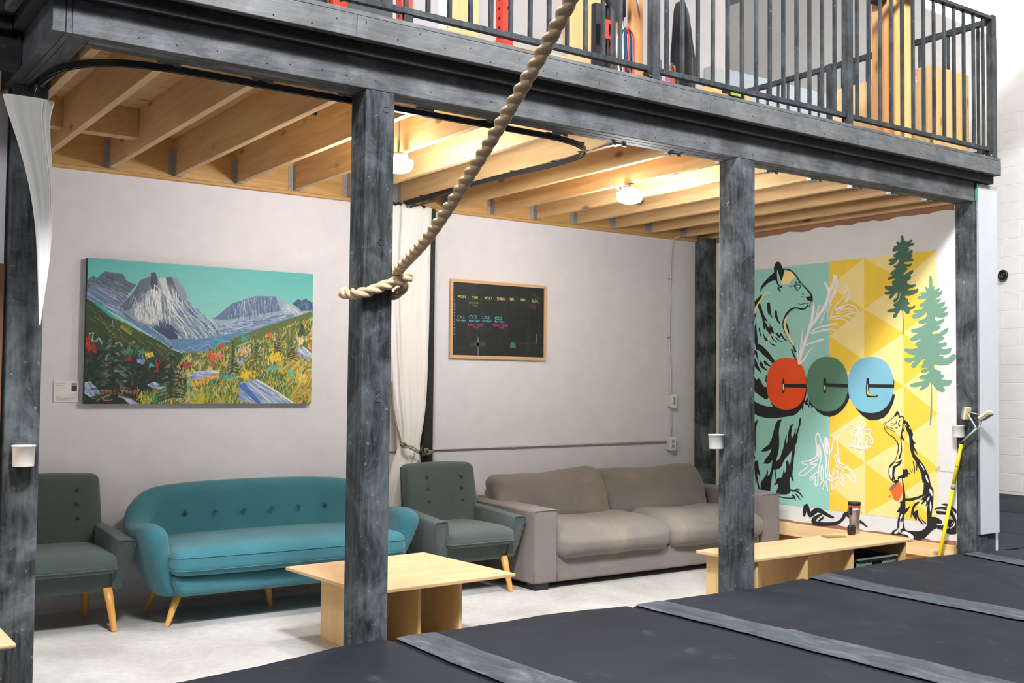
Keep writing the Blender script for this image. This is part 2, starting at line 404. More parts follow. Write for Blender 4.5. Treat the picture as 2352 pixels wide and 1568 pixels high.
# ceiling of the lounge: joists, planks, ledger, hangers
ce = thing('ceiling', None, None, (0, 0, HB)); struct(ce)
led = MB().box(.86, 6.60, YD-.038, YD-.0, 2.692, 2.932).build('ledger', 'ledger', ce, bevel=.002)
MB().box(.86, 6.60, YD-.044, YD, 2.672, 2.69).build('ledger', 'ledger', ce, bevel=.001)
j0 = MB().box(JX0, JX0+.038, .147, YD-.0385, HB, HB+.235).build('joist', 'joist', ce, bevel=.002)
for k in range(1, 14): rep(j0, JP*k)
MB().box(6.69, 6.728, .147, YD-.0385, HB, HB+.235).build('joist', 'joist', ce, bevel=.002)
j = MB().box(.86, .898, .147, YD-.0385, HB, HB+.235).build('joist', 'joist', ce, bevel=.002)
p0 = MB().box(.70, 6.99, .147, .147+.136, HB+.236, HB+.274).build('deck_plank', 'plank', ce, bevel=.004)
for k in range(1, 17): rep(p0, 0, .1385*k)
p1 = MB().box(.70, 6.99, .147+.1385*17, YD, HB+.236, HB+.274).build('deck_plank', 'plank', ce, bevel=.004)
MB().box(.55, 6.90, -.03, YD, HB+.275, HB+.289).build('deck_sheet', 'fascia', ce)
hb = MB()
for s in (-1, 1):
    a = JX0-.0015 if s < 0 else JX0+.0395
    hb.box(min(a, a-.0), a+.0015 if s > 0 else a+.0, YD-.085, YD-.0385, HB-.003, HB+.165) if 0 else None
    x0, x1 = (JX0-.0022, JX0-.0002) if s < 0 else (JX0+.0382, JX0+.0402)
    hb.box(x0, x1, YD-.088, YD-.0385, HB-.003, HB+.165)
    f0, f1 = (JX0-.036, JX0-.0002) if s < 0 else (JX0+.0382, JX0+.074)
    hb.box(f0, f1, YD-.0412, YD-.0388, HB+.0, HB+.165)
    for q in range(4):
        xx = (f0+f1)/2; zz = HB+.025+.038*q
        hb.lathe([(.005, 0), (.004, .003)], (0, 0, 0), 8) if 0 else hb.box(xx-.0045, xx+.0045, YD-.046, YD-.0412, zz-.0045, zz+.0045)
hb.box(JX0-.0022, JX0+.0402, YD-.088, YD-.0385, HB-.0035, HB-.0005)
h0 = hb.build('joist_hanger', 'steel_dark', ce)
for k in range(1, 14): rep(h0, JP*k)
hf = MB()
for x0, x1 in ((JX0-.0022, JX0-.0002), (JX0+.0382, JX0+.0402)): hf.box(x0, x1, .1455, .205, HB-.003, HB+.165)
hf.box(JX0-.0022, JX0+.0402, .1455, .205, HB-.0045, HB-.0005); hf.box(JX0-.03, JX0-.0024, .1455, .148, HB-.012, HB+.165); hf.box(JX0+.0404, JX0+.07, .1455, .148, HB-.012, HB+.165)
h1 = hf.build('joist_hanger', 'steel', ce)
for k in range(1, 14): rep(h1, JP*k)
bk = MB().box(JX0+.0385, JX0+JP-.0005, 1.93, 2.02, HB+.07, HB+.235).build('blocking', 'joist', ce, bevel=.002)
MB().box(JX0-JP+.14, JX0-.0005, 1.93, 2.02, HB+.07, HB+.235).build('blocking', 'joist', ce, bevel=.002)
MB().box(JX0+.0385, JX0+JP-.0005, .48, .57, HB+.12, HB+.235).build('blocking', 'joist', ce, bevel=.002)
cb = catmull([(4.62, 2.56, 2.69), (4.55, 1.9, 2.73), (4.5, 1.35, 2.72), (4.47, 1.12, 2.70)], 5)
# small black clamp on a joist
bx('clamp', 'black_metal', ce, 2.24, 2.30, 1.16, 1.18, 2.86, 2.88)

# ================================================================== BEAMS, DECK EDGE
bm = thing('deck_beam', 'long grey-black painted timber beam along the front edge of the loft', 'beam', (3.7, .07, HB))
XA = 6.742
for i, (xa, xb, y0, y1) in enumerate(((.757, XA, 0, .0465), (.832, XA, .0485, .0945), (.832, XA, .0965, S))):
    MB().box(xa, xb, y0, y1, HB, 2.93).build('beam_ply', 'black_beam', bm, bevel=.003)
r2 = random.Random(9)
nl = MB()
for k in range(46):
    x = .9+k*.128+r2.uniform(-.04, .04); z = r2.choice([2.735, 2.80])+r2.uniform(-.012, .012)
    nl.add([(x+.0035*math.cos(a), -.0008, z+.0035*math.sin(a)) for a in [i*math.pi/3 for i in range(6)]], [tuple(range(6))])
nl.build('nail_heads', 'black_metal', bm)['kind'] = 'stuff'
sb = thing('side_beam', 'black painted timber beam running back from the left end of the long front beam', 'beam', (.757, .45, HB))
for x0, x1, ya in ((.685, .7315, 0), (.7335, .7560, 0), (.758, .8300, .0475)):
    MB().box(x0, x1, ya, 1.03, HB, 2.93).build('beam_ply', 'black_side', sb, bevel=.003)
lb = thing('left_bay_beam', 'dark timber beam of the left bay running out of the frame at the top left', 'beam', (-.5, .63, HB))
MB().box(-2.4, .683, .56, .63, HB, 2.93).build('beam_ply', 'black_rim', lb, bevel=.003)
MB().box(-2.4, .683, .632, .70, HB, 2.93).build('beam_ply', 'black_rim', lb, bevel=.003)
lj = MB().box(.10, .138, .702, .928, HB+.0, HB+.235).build('joist', 'joist', ce, bevel=.002)
for k in range(1, 5): rep(lj, -JP*k)
MB().box(.45, .56, .702, .928, HB-.03, HB+.20).build('joist', 'joist', ce, bevel=.002)
MB().box(-2.4, .68, .702, 1.03, HB+.236, HB+.274).build('deck_plank', 'plank', ce, bevel=.004)

de = thing('deck_edge', 'layered black and grey timber edging of the loft floor with boards butted end to end', 'deck edge', (3.7, -.06, 2.83))
# black rim board
MB().box(.64, 6.905, -.045, -.002, 2.833, 2.96).build('rim_board', 'black_rim', de, bevel=.003)
MB().box(.64, .683, -.0015, .52, 2.833, 2.96).build('rim_board', 'black_rim', ce, bevel=.003)
MB().box(-2.4, .64, .525, .558, 2.833, 2.96).build('rim_board', 'black_rim', ce, bevel=.003)
MB().box(6.862, 6.905, -.0015, YD, 2.83, 2.96).build('rim_board', 'black_rim', ce, bevel=.003)
# grey fascia boards
xs = [.60, 1.905, 4.06, 4.985, 6.925]
for a, b in zip(xs, xs[1:]):
    MB().box(a+.0012, b-.0012, -.09, -.0465, 2.889, 2.988).build('fascia_board', 'fascia', de, bevel=.003)
MB().box(.60, .638, -.0455, .48, 2.889, 2.988).build('fascia_board', 'black_side', ce, bevel=.003)
MB().box(-2.4, .638, .482, .523, 2.889, 2.988).build('fascia_board', 'black_rim', ce, bevel=.003)
MB().box(6.907, 6.925, -.0455, YD, 2.889, 2.988).build('fascia_board', 'fascia', ce, bevel=.003)
# top sheet
for a, b in ((.60, 3.62), (3.623, 6.925)):
    MB().box(a, b, -.088, -.031, 2.9895, 3.0095).build('edge_strip', 'fascia', de, bevel=.002)
MB().box(.60, 6.925, -.0305, YD-.001, 2.9895, 3.0095).build('deck_top', 'fascia', ce)
MB().box(-2.4, .598, .482, YD-.001, 2.9895, 3.0095).build('deck_top', 'fascia', ce)
nl = MB()
for k in range(44):
    x = 1.0+k*.135+r2.uniform(-.03, .03); z = r2.choice([2.915, 2.962])+r2.uniform(-.012, .012)
    nl.add([(x+.004*math.cos(a), -.0908, z+.004*math.sin(a)) for a in [i*math.pi/3 for i in range(6)]], [tuple(range(6))])
nl.build('screw_heads', 'black_metal', de)['kind'] = 'stuff'

# ================================================================== POSTS
def post(name, label, x, y, z0=0, z1=HB-.0005, s=S, knots=()):
    p = thing(name, label, 'post', (x+s/2, y+s/2, z0))
    MB().box(x, x+s, y, y+s, z0, z1).build('timber', 'black_post', p, bevel=.004)
    if knots:
        for zz, dx in knots:
            k = MB()
            ring = catmull([(x+dx+.017*math.cos(a), y-.0005, zz+.013*math.sin(a)) for a in [i*math.pi/4 for i in range(9)]][:-1], 3, closed=True)
            k.tube(ring, .0018, 6, loop=True)
            k.build('knot_ring', 'black_post', p)
    return p
post('timber_post', 'black timber post at the left edge with a white cup fixed to its face', X1, Y1, z1=HB-.0005)
post('timber_post', 'black timber post in the middle with the thick rope wrapped around it', X2, 0, knots=((2.62, .10), (2.02, .085), (1.32, .085)))
post('timber_post', 'black timber post between grey sofa and mural with a cup on its left side', X3, 0)
post('timber_post', 'black timber post at the right end of the mural wall beside the yellow-handled squeegee', X4, 0)
cp = thing('corner_post', 'plain black timber post in the back right corner behind the grey sofa', 'post', (6.68, 2.53, 0))
MB().box(6.612, 6.736, 2.465, 2.6065, 0, 2.6995).build('timber', 'black_post', cp, bevel=.004)
sp = thing('slim_post', 'slim black post against the back wall beside the tied white curtain', 'post', (3.83, 2.55, 0))
MB().box(3.79, 3.868, 2.50, 2.562, 0, 2.6715).build('timber', 'black_rim', sp, bevel=.004)

# ================================================================== MATS
seams = [-2.3, -.62, .775, 2.173, 3.585, 4.955, 6.53, 7.985, 9.42, 10.95]
ez = [(-1, .2), (1.2, .205), (1.55, .225), (1.9, .256), (2.2, .256), (3.0, .264), (3.5, .255), (4.5, .246), (5.14, .27), (5.55, .288), (6.0, .293), (6.5, .278), (7.2, .256), (8, .254)]
YE = -.008
def mat_z(x, y):
    d = max(0, YE-y); w = math.exp(-(d/.35)**2)
    z = HM*(1-w)+lerp_tab(ez, x)*w
    z += .0035*fbm(x, y, 3, 2.1)+.0018*fbm(x, y, 7, 9)
    # long cloth wrinkles in the mats on the right
    for (cx, cy, ang, ln, amp, wd) in WR:
        dx, dy = x-cx, y-cy; u = dx*math.cos(ang)+dy*math.sin(ang); v = -dx*math.sin(ang)+dy*math.cos(ang)+.03*math.sin(u*5)
        if abs(u) < ln: z += 1.5*amp*math.exp(-(v/wd)**2)*math.cos(u/ln*math.pi/2)**2
    return z
WR = [(5.9, -.75, 1.0, .6, .011, .022), (5.65, -.62, .75, .55, .009, .02), (6.15, -.62, 1.2, .5, .010, .02), (6.3, -.35, .3, .5, .007, .02),
      (5.75, -.3, 1.35, .35, .007, .016), (4.6, -1.2, -.35, .7, .006, .025), (5.3, -1.35, .2, .7, .008, .022), (7.2, -.4, .2, .7, .008, .03), (5.5, -.55, 1.6, .4, .006, .018),
      (2.9, -1.0, .3, .8, .004, .03), (3.9, -.9, -.2, .7, .004, .03)]
prof = [(0, 0), (.006, -.004), (.012, -.010), (.016, -.018), (.018, -.03), (.018, -.12), (.016, -.235)]
def mat_panel(i, xa, xb, y0, y1, label, strip=True):
    root = thing('gym_mat', label, 'mat', ((xa+xb)/2, (y0+y1)/2, 0), 'dark gym mats laid side by side')
    nx = 34; ny = 76 if y1 < 1 else 60
    g_ = .004
    xs_ = [xa+g_+(xb-xa-2*g_)*k/nx for k in range(nx+1)]
    ys = [y0+(y1-y0)*(1-(1-k/ny)**1.7) for k in range(ny+1)]
    vs = []; fs = []
    for y in ys:
        for k, x in enumerate(xs_):
            e = min(x-xs_[0], xs_[-1]-x); dz = -.012*math.exp(-(e/.008)**2)
            xo = .006*fbm(3.1*i, y, 1, 1.7) if k in (0,) else 0
            vs.append((x+xo, y, mat_z(x, y)+dz))
    n = nx+1
    for a in range(ny):
        for b in range(nx): fs.append((a*n+b, a*n+b+1, (a+1)*n+b+1, (a+1)*n+b))
    # back edge rolls down
    last = ny*n
    for (oy, oz) in prof[1:]:
        st = len(vs)
        for k, x in enumerate(xs_):
            zz = vs[ny*n+k][2]; vs.append((x, y1+oy-.018, max(0.0, zz+oz if oz > -.2 else 0)))
        for b in range(nx): fs.append((last+b, last+b+1, st+b+1, st+b))
        last = st
    # sides
    for side, kx in ((0, 0), (1, nx)):
        prev = None
        for a in range(ny+1):
            t_ = a*n+kx; p = vs[t_]; vs.append((p[0], p[1], 0)); b_ = len(vs)-1
            if prev: fs.append((prev[0], t_, b_, prev[1]) if side == 0 else (t_, prev[0], prev[1], b_))
            prev = (t_, b_)
    mb = MB(); mb.add(vs, fs); mb.build('cover', 'vinyl', root, smooth=True)
    if strip:
        wsv = lambda y: .20+.05*min(1, max(0, -y)/1.2)
        sv = []; sf = []; m = 8
        yy = [y for y in ys if y < y1+.001]
        for y in yy:
            w_ = wsv(y)+.012*fbm(i*5.0, y, 2, 1.2)
            for k in range(m+1):
                x = xa+g_+.004+w_*k/m; sv.append((x, y-.004 if y > y1-.01 else y, mat_z(x, y)+.0035-(.003 if k in (0, m) else 0)))
        for a in range(len(yy)-1):
            for b in range(m): sf.append((a*(m+1)+b, a*(m+1)+b+1, (a+1)*(m+1)+b+1, (a+1)*(m+1)+b))
        MB().add(sv, sf).build('hook_strip', 'strip', root, smooth=True)
    return root
ml = ['dark gym mat at the bottom left whose far corner starts beside the middle post', 'dark gym mat in front of the small plywood table, left end of the row',
      'wide dark gym mat directly right of the middle post with a dusty seam strip', 'dark gym mat in front of the grey sofa up to the third post',
      'wrinkled dark gym mat in front of the plywood bench', 'dark gym mat at the foot of the right end post and white panel', 'dark gym mat right of the white wall panel, cut by the photo edge',
      'dark gym mat seen far right near the block wall', 'narrow dark gym mat lying against the white block wall']
for i, (a, b) in enumerate(zip(seams, seams[1:])):
    mat_panel(i, a, b, -5.2 if i < 4 else -3.4, YE, ml[i], strip=i > 0)
ml2 = ['dark gym mat lying behind the white panel corner, beyond the wall end', 'dark gym mat in the middle distance between the wall end and the block wall', 'far dark gym mat touching the foot of the block wall']
for i, (a, b) in enumerate(((7.06, 7.985), (7.985, 9.42), (9.42, 11.1))):
    mat_panel(20+i, a, b, .012, 7.9, ml2[i], strip=False)
# ================================================================== FURNITURE
def leg_cone(name, root, top, bot, r0, r1, mat='leg'):
    t_, b_ = Vector(top), Vector(bot)
    rings = []
    for f in (0, .03, .5, 1):
        c = b_.lerp(t_, f); r = r1+(r0-r1)*f - (.002 if f == 0 else 0)
        rings.append([(c.x+r*math.cos(2*math.pi*k/16), c.y+r*math.sin(2*math.pi*k/16), c.z) for k in range(16)])
    return MB().loft(rings).build(name, mat, root, smooth=True)
def button(root, p, nrm, r, mat):
    n = Vector(nrm).normalized(); u = n.cross(Vector((0, 0, 1))).normalized(); w = n.cross(u)
    rings = []
    for rr, h in ((r, -.006), (r, .001), (r*.8, .005), (r*.4, .0065), (.001, .007)):
        c = Vector(p)+n*h; rings.append([c+(u*math.cos(2*math.pi*k/12)+w*math.sin(2*math.pi*k/12))*rr for k in range(12)])
    return MB().loft(rings).build('button', mat, root, smooth=True)

# ---- teal sofa: curved shell wrapping back and arms
so = thing('teal_sofa', 'long teal fabric sofa with a buttoned curved back and beech legs below the mountain painting', 'sofa', (2.43, 2.15, 0))
CX, W2 = 2.49, .91
def shell():
    # plan path of the shell from the left arm front, round the back, to the right arm front
    half = [(-.800, 1.785), (-.812, 1.86), (-.825, 1.96), (-.83, 2.08), (-.815, 2.22), (-.765, 2.345), (-.66, 2.435), (-.47, 2.475), (-.22, 2.485), (0, 2.485)]
    hz = [.545, .578, .585, .566, .580, .670, .735, .756, .764, .766]
    th = [.058, .070, .072, .070, .070, .072, .075, .075, .075, .075]
    lean = [.115, .12, .125, .13, .14, .15, .15, .15, .15, .15]
    pts = half+[(-x, y) for x, y in half[-2::-1]]
    sym = lambda q: q+q[-2::-1]
    hz, th, lean = sym(hz), sym(th), sym(lean)
    P3 = catmull([(x, y, h) for (x, y), h in zip(pts, hz)], 6); Q3 = catmull([(t_, l_, 0) for t_, l_ in zip(th, lean)], 6)
    N = len(P3); rings = []; m = 8
    for i in range(N):
        p = P3[i]; th_, ln = Q3[i].x, Q3[i].y
        d = (P3[min(i+1, N-1)]-P3[max(i-1, 0)]); d.z = 0; d.normalize(); out = Vector((-d.y, d.x, 0))
        zt = p.z; zb = .175; fr = max(0, 1-min(i, N-1-i)/9.0); zm = zt-th_*.9
        def sect(f, side):
            w = th_*(1-(.55*fr)*(1-f)**1.5-.12*(1-f)); c = -ln*(1-f)**1.25
            return c+side*w
        prof = [(sect(k/m, -1), zb+(zm-zb)*k/m) for k in range(m+1)]
        prof += [(-th_*math.cos(math.pi*k/8), zm+th_*.9*math.sin(math.pi*k/8)) for k in range(1, 8)]
        prof += [(sect(1-k/m, 1), zb+(zm-zb)*(1-k/m)) for k in range(m+1)]
        e = min(i, N-1-i)/5.0; cap = 1 if e >= 1 else math.sqrt(max(0.0, 1-(1-e)**2))
        cz_ = (zb+zt)/2+.03; ring = []
        for o_, z in prof:
            f = min(1, max(0, (z-zb)/(zm-zb))); cc = -ln*(1-f)**1.25; k_ = .12+.88*cap
            oo = cc+(o_-cc)*k_; z2 = cz_+(z-cz_)*(.90+.10*cap)
            q = Vector((p.x+CX, p.y, 0))+out*oo
            ring.append((q.x, q.y+(.045*(1-f)*fr), z2))
        rings.append(ring)
    return rings
MB().loft(shell()).build('shell', 'teal', so, smooth=True)
def fnb(u, q):
    return (-.05*u[0]*(1-u[2])*.5, .02*(1-u[2])*.5 if u[1] < 0 else 0, 0)
MB().soft((CX, 2.10, .235), (.735, .335, .062), .04, nm=14, nc=3, fn=fnb).build('seat_base', 'teal', so, smooth=True)
def fnc(u, q):
    e = 1-abs(u[0])**6
    return (0, -.035*math.cos(u[0]*1.35)*(1 if u[1] < 0 else 0)*abs(u[1]), (.030*(1-u[0]**4)*(1-u[1]**2)*(1 if u[2] > 0 else .1))+.004*fbm(q[0], q[1], q[2], 6))
cu = MB().soft((CX, 2.075, .372), (.742, .345, .078), .06, nm=20, nc=4, fn=fnc).build('seat_cushion', 'teal', so, smooth=True)
def rim(cx, cy, z, hx, hy, rr, fn=None, n=6):
    pts = []
    for sx, sy, a0 in ((1, 1, 0), (-1, 1, 90), (-1, -1, 180), (1, -1, 270)):
        for k in range(n+1):
            a = math.radians(a0+90*k/n); pts.append(Vector((cx+sx*(hx-rr)+rr*math.cos(a), cy+sy*(hy-rr)+rr*math.sin(a), z)))
    out = []
    for i in range(len(pts)):
        a, b = pts[i], pts[(i+1) % len(pts)]; m = max(1, int((b-a).length/.06))
        out += [a.lerp(b, k/m) for k in range(m)]
    return out
def piping(cx, cy, z, hx, hy, rr, bulge, mat, parent, r=.0035):
    p = rim(cx, cy, z, hx, hy, rr)
    for q in p:
        ux = (q.x-cx)/hx
        if q.y < cy: q.y -= bulge*math.cos(ux*1.35)*min(1, (cy-q.y)/hy)
    return MB().tube(p, r, 6, loop=True).build('piping', mat, parent, smooth=True)
piping(CX, 2.075, .405, .742, .345, .06, .035, 'teal', cu, .0025); piping(CX, 2.075, .332, .740, .343, .06, .035, 'teal', cu, .0025)
for i in range(8):
    x = CX-.655+i*.187; button(so, (x, 2.362 if 0 < i < 7 else 2.345, .585), (0, -1, .12), .013, 'teal_dark')
for tx, ty, bxx, by in ((1.86, 1.95, 1.768, 1.90), (3.16, 1.95, 3.25, 1.90), (1.86, 2.32, 1.79, 2.38), (3.16, 2.32, 3.23, 2.38), (2.46, 2.15, 2.48, 2.12)):
    leg_cone('leg', so, (tx, ty, .21), (bxx, by, 0), .027, .0155)

# ---- grey-green armchairs
def armchair(label, cx, yf, group=None):
    r = thing('armchair', label, 'armchair', (0, 0, 0))
    # local: x centred, y=0 front of the arms, +y back
    def slab(rings, name, mat='green', bev=.018):
        return MB().loft(rings).build(name, mat, r, smooth=True, bevel=bev, seg=3)
    # backrest, trapezoid leaning back, rounded
    def fb(u, q):
        f = (u[2]+1)/2
        return (q[0]*(.05-.10*f)+.015*f, .135*f+(-.012*(1-u[0]**2)*(1-u[2]**2) if u[1] < 0 else 0), .012*(1-u[0]**2)*max(0, u[2]))
    MB().soft((0, .47, .495), (.295, .062, .335), .045, nm=12, nc=4, fn=fb).build('backrest', 'green', r, smooth=True)
    # arms: top slopes down to the front, outer face tapers in at the bottom, front leans
    for s in (-1, 1):
        rings = []
        for k in range(9):
            f = k/8; y = .0+.55*f
            zt = .505+.045*f
            ot = .36-.04*f*f; ob = .295-.02*f; it = .262-.01*f; ib = .240; zb = .225+.0*f
            yo = .05*(1-f)
            rings.append([(s*ib, y+yo, zb), (s*ib, y+yo*.5, .36), (s*it, y, zt-.012), (s*(it+.012), y, zt), (s*(ot-.012), y, zt-.003), (s*ot, y, zt-.018), (s*(ob+(ot-ob)*.55), y+yo*.45, .36), (s*ob, y+yo, zb)])
        mb = MB().loft(rings if s > 0 else [q[::-1] for q in rings])
        a = mb.build('arm', 'green', r, smooth=True, bevel=.012, seg=3)
        q = rings[0]
        p = [Vector((s*.246, .046, .25)), Vector((s*.244, .022, .36)), Vector((s*.264, -.002, .488)), Vector((s*.276, -.004, .502)), Vector((s*.343, -.004, .500)), Vector((s*.356, -.002, .486)), Vector((s*.332, .02, .37)), Vector((s*.297, .046, .25))]
        MB().tube(catmull(p, 3), .003, 6).build('piping', 'green', a, smooth=True)
        # rear side panel joining arm and back
    MB().soft((0, .30, .285), (.275, .265, .07), .03, nm=8, nc=3, fn=lambda u, q: (-.02*u[0]*(1-u[2])*.5, .03*(1-u[2])*.5 if u[1] < 0 else 0, 0)).build('seat_base', 'green', r, smooth=True)
    c = MB().soft((0, .25, .378), (.255, .275, .052), .036, nm=10, nc=3, fn=lambda u, q: (0, -.012*math.cos(u[0]*1.4) if u[1] < -.5 else 0, .028*(1-u[0]**4)*(1-u[1]**4)*(1 if u[2] > 0 else 0)+.002*fbm(q[0], q[1], cx, 7))).build('seat_cushion', 'green', r, smooth=True)
    piping(0, .25, .353, .256, .276, .036, .012, 'green', c, .0042)
    # dark piping down both edges of the back
    for s in (-1, 1):
        pts = [(s*(.303-.026*f)+.015*f, .50+.135*f, .40+.41*f) for f in [k/8 for k in range(9)]]
        MB().tube(pts, .004, 6).build('piping', 'green_line', r, smooth=True)
    for bx_ in (-.125, .15):
        for k, z in enumerate((.585, .668, .750)):
            f = (z-.165)/.67; button(r, (bx_+.012*f, .407+.135*f-.012, z), (0, -1, .3), .011, 'green_btn')
    for s in (-1, 1):
        leg_cone('leg', r, (s*.225, .07, .24), (s*.255, .02, 0), .026, .0165)
        leg_cone('leg', r, (s*.20, .46, .24), (s*.215, .505, 0), .026, .0165)
    r.location = (cx, yf, 0)
    return r
armchair('grey-green buttoned armchair between the teal sofa and the grey sofa', 3.765, 1.69)
armchair('dark grey-green buttoned armchair at the left, partly hidden by the left post', 1.235, 1.915)

# ---- grey two-seat sofa
gs = thing('grey_sofa', 'low wide grey-brown fabric sofa with square arms and loose stained cushions', 'sofa', (5.37, 2.1, 0))
GX0, GX1, GF, GB = 4.145, 6.59, 1.625, 2.56
for s, a, b in ((0, GX0, GX0+.205), (1, GX1-.205, GX1)):
    cx_ = (a+b)/2
    arm = MB().soft((cx_, (GF+GB)/2, .292), ((b-a)/2, (GB-GF)/2, .247), .018, nm=8, nc=3,
                    fn=lambda u, q: (.004*fbm(q[0]+s, q[1], q[2], 4), 0, .008*(1-u[0]**2)*max(0, u[2])+.03*max(0, u[2])*(u[1]*.5+.5)*.6)).build('arm', 'grey', gs, smooth=True)
    e = .0995
    pts = [(cx_-e, GF-.001, .06), (cx_-e, GF-.001, .50), (cx_-e+.004, GF-.001, .528), (cx_-e+.02, GF-.001, .536), (cx_+e-.02, GF-.001, .537), (cx_+e-.003, GF-.001, .528), (cx_+e, GF-.001, .50), (cx_+e, GF-.001, .06)]
    MB().tube(catmull(pts, 4), .0032, 6).build('piping', 'grey', arm, smooth=True)
    MB().tube([(cx_-e, GF+.01, .528), (cx_-e, GF+.4, .536), (cx_-e, GB-.02, .545)], .003, 6).build('piping', 'grey', arm, smooth=True)
MB().soft((5.367, 2.08, .13), (1.018, .44, .088), .02, nm=12, nc=3).build('base_frame', 'grey', gs, smooth=True)
MB().soft((5.367, 2.505, .33), (1.018, .055, .28), .03, nm=12, nc=3).build('back_frame', 'grey', gs, smooth=True)
def seatc(x0, x1, seed):
    cx_, hx = (x0+x1)/2, (x1-x0)/2
    def fn(u, q):
        fr = max(0, -u[1]); up = max(0, u[2])
        return (.01*u[0]*(1-u[2]**2), -.035*(1-u[2]**2)*fr*(1-u[0]**6), up*(.026*(1-u[0]**4)*(1-u[1]**2)-.030*math.exp(-((u[0]-.1)**2)*4)*(1-abs(u[1]+.2))-.075*fr**3*(1-.3*u[0]**2)+.02)+.008*fbm(q[0]*1.0+seed, q[1], q[2], 3.2))
    return MB().soft((cx_, 1.99, .30), (hx, .405, .105), .075, nm=16, nc=5, fn=fn).build('seat_cushion', 'grey_cushion', gs, smooth=True)
seatc(4.352, 5.378, 1); seatc(5.385, 6.382, 5)
def backc(x0, x1, seed, dipx, dir_):
    cx_, hx = (x0+x1)/2, (x1-x0)/2
    def fn(u, q):
        f = (u[2]+1)/2
        sag = -.022*math.exp(-((u[0]-dipx)/.6)**2)*max(0, u[2])
        wr_ = .010*math.sin(9*u[0]+5*u[2]+seed)*math.exp(-((abs(u[0])-1)/.25)**2)
        return (.012*u[0]*(1-u[2]**2), .16*f+(-.045*(1-u[0]**2)*(1-u[2]**2) if u[1] < 0 else 0)+wr_+.01*fbm(q[0]+seed, q[1], q[2], 3), sag+.016*dir_*u[0]*max(0, u[2])+.006*fbm(q[0]+seed, 0, q[2], 4))
    return MB().soft((cx_, 2.165, .565), (hx, .095, .185), .07, nm=16, nc=5, fn=fn).build('back_cushion', 'grey_cushion', gs, smooth=True)
backc(4.235, 5.245, 2, -.1, 1.0); backc(5.25, 6.30, 8, -.05, .3)
for x, y in ((GX0+.03, GF+.02), (GX1-.14, GF+.02), (GX0+.03, GB-.12), (GX1-.14, GB-.12)):
    bx('foot', 'black_foot', gs, x, x+.11, y, y+.10, 0, .046)

# ---- plywood coffee table under the middle post
def rotp(pts, c, a):
    ca, sa = math.cos(a), math.sin(a); return [(c[0]+(x-c[0])*ca-(y-c[1])*sa, c[1]+(x-c[0])*sa+(y-c[1])*ca) for x, y in pts]
def rslab(name, mat, root, x0, x1, y0, y1, z0, z1, c, a, bev=.002):
    q = rotp([(x0, y0), (x1, y0), (x1, y1), (x0, y1)], c, a)
    return MB().hexa([(x, y, z0) for x, y in q], [(x, y, z1) for x, y in q]).build(name, mat, root, bevel=bev)
c0 = (2.65, .80); A0 = math.radians(3.2)
ct = thing('coffee_table', 'square birch plywood table with panel legs behind the middle post', 'table', (c0[0], c0[1], 0))
rslab('tabletop', 'ply', ct, 2.205, 3.095, .365, 1.235, .382, .40, c0, A0, .003)
for x in (2.375, 2.595, 2.845):
    rslab('leg_panel', 'ply_v', ct, x-.009, x+.009, .50, 1.145, .012, .3815, c0, A0*.4)
rslab('cross_panel', 'ply_v', ct, 2.385, 2.835, 1.115, 1.133, .012, .381, c0, A0*.4) if 0 else None
rslab('foot_rail', 'ply_v', ct, 2.362, 2.388, .49, 1.155, 0, .0115, c0, A0*.4)
rslab('foot_rail', 'ply_v', ct, 2.582, 2.608, .49, 1.155, 0, .0115, c0, A0*.4)
rslab('foot_rail', 'ply_v', ct, 2.832, 2.858, .49, 1.155, 0, .0115, c0, A0*.4)

st = thing('coffee_table', 'birch plywood table cut off by the lower left corner of the photo', 'table', (.2, .52, 0))
MB().soft((.215, .525, .391), (.434, .378, .010), .009, nm=4, nc=3).build('tabletop', 'ply', st, smooth=False)
for x in (-.05, .27, .565):
    bx('leg_panel', 'ply_v', st, x-.009, x+.009, .20, .86, 0, .3805)

# ---- long plywood bench behind the mats at the right
bc = (5.3, .28); A1 = math.radians(1.3)
be = thing('plywood_bench', 'long low birch plywood bench with a bottle on top behind the mats at the right', 'bench', (bc[0], bc[1], 0))
rslab('bench_top', 'ply', be, 4.522, 6.13, .06, .49, .380, .40, bc, A1, .004)
for x in (4.60, 5.05, 5.50, 6.06):
    rslab('leg_panel', 'ply_v', be, x-.010, x+.010, .08, .47, 0, .3795, bc, A1)
rslab('back_panel', 'ply_v', be, 5.512, 6.048, .452, .468, .20, .379, bc, A1)

# ---- crate under the bench
cr = thing('milk_crate', 'grey-green plastic lattice crate under the right end of the bench', 'crate', (5.8, .26, 0))
ca, cb_, cya, cyb, cz = 5.59, 5.985, .115, .43, .303
fr = MB(); 
for z0, z1 in ((.0, .02), (.120, .130), (.178, .186), (.232, .240), (cz-.024, cz)):
    fr.box(ca, cb_, cya, cya+.008, z0, z1); fr.box(ca, cb_, cyb-.008, cyb, z0, z1); fr.box(ca, ca+.008, cya, cyb, z0, z1); fr.box(cb_-.008, cb_, cya, cyb, z0, z1)
for x in (ca, cb_-.014):
    for y in (cya, cyb-.014): fr.box(x, x+.014, y, y+.014, 0, cz)
fr.box(ca-.012, cb_+.012, cya-.012, cya-.0, cz-.008, cz); fr.box(ca-.012, cb_+.012, cyb, cyb+.012, cz-.008, cz)
fr.box(ca, cb_, cya, cyb, 0, .008)
fr.build('frame', 'crate', cr)
la = MB()
def strut(x0, z0, x1, z1, y):
    w = .004; la.hexa([(x0-w, y, z0), (x0+w, y, z0), (x1+w, y, z1), (x1-w, y, z1)], [(x0-w, y+.005, z0), (x0+w, y+.005, z0), (x1+w, y+.005, z1), (x1-w, y+.005, z1)])
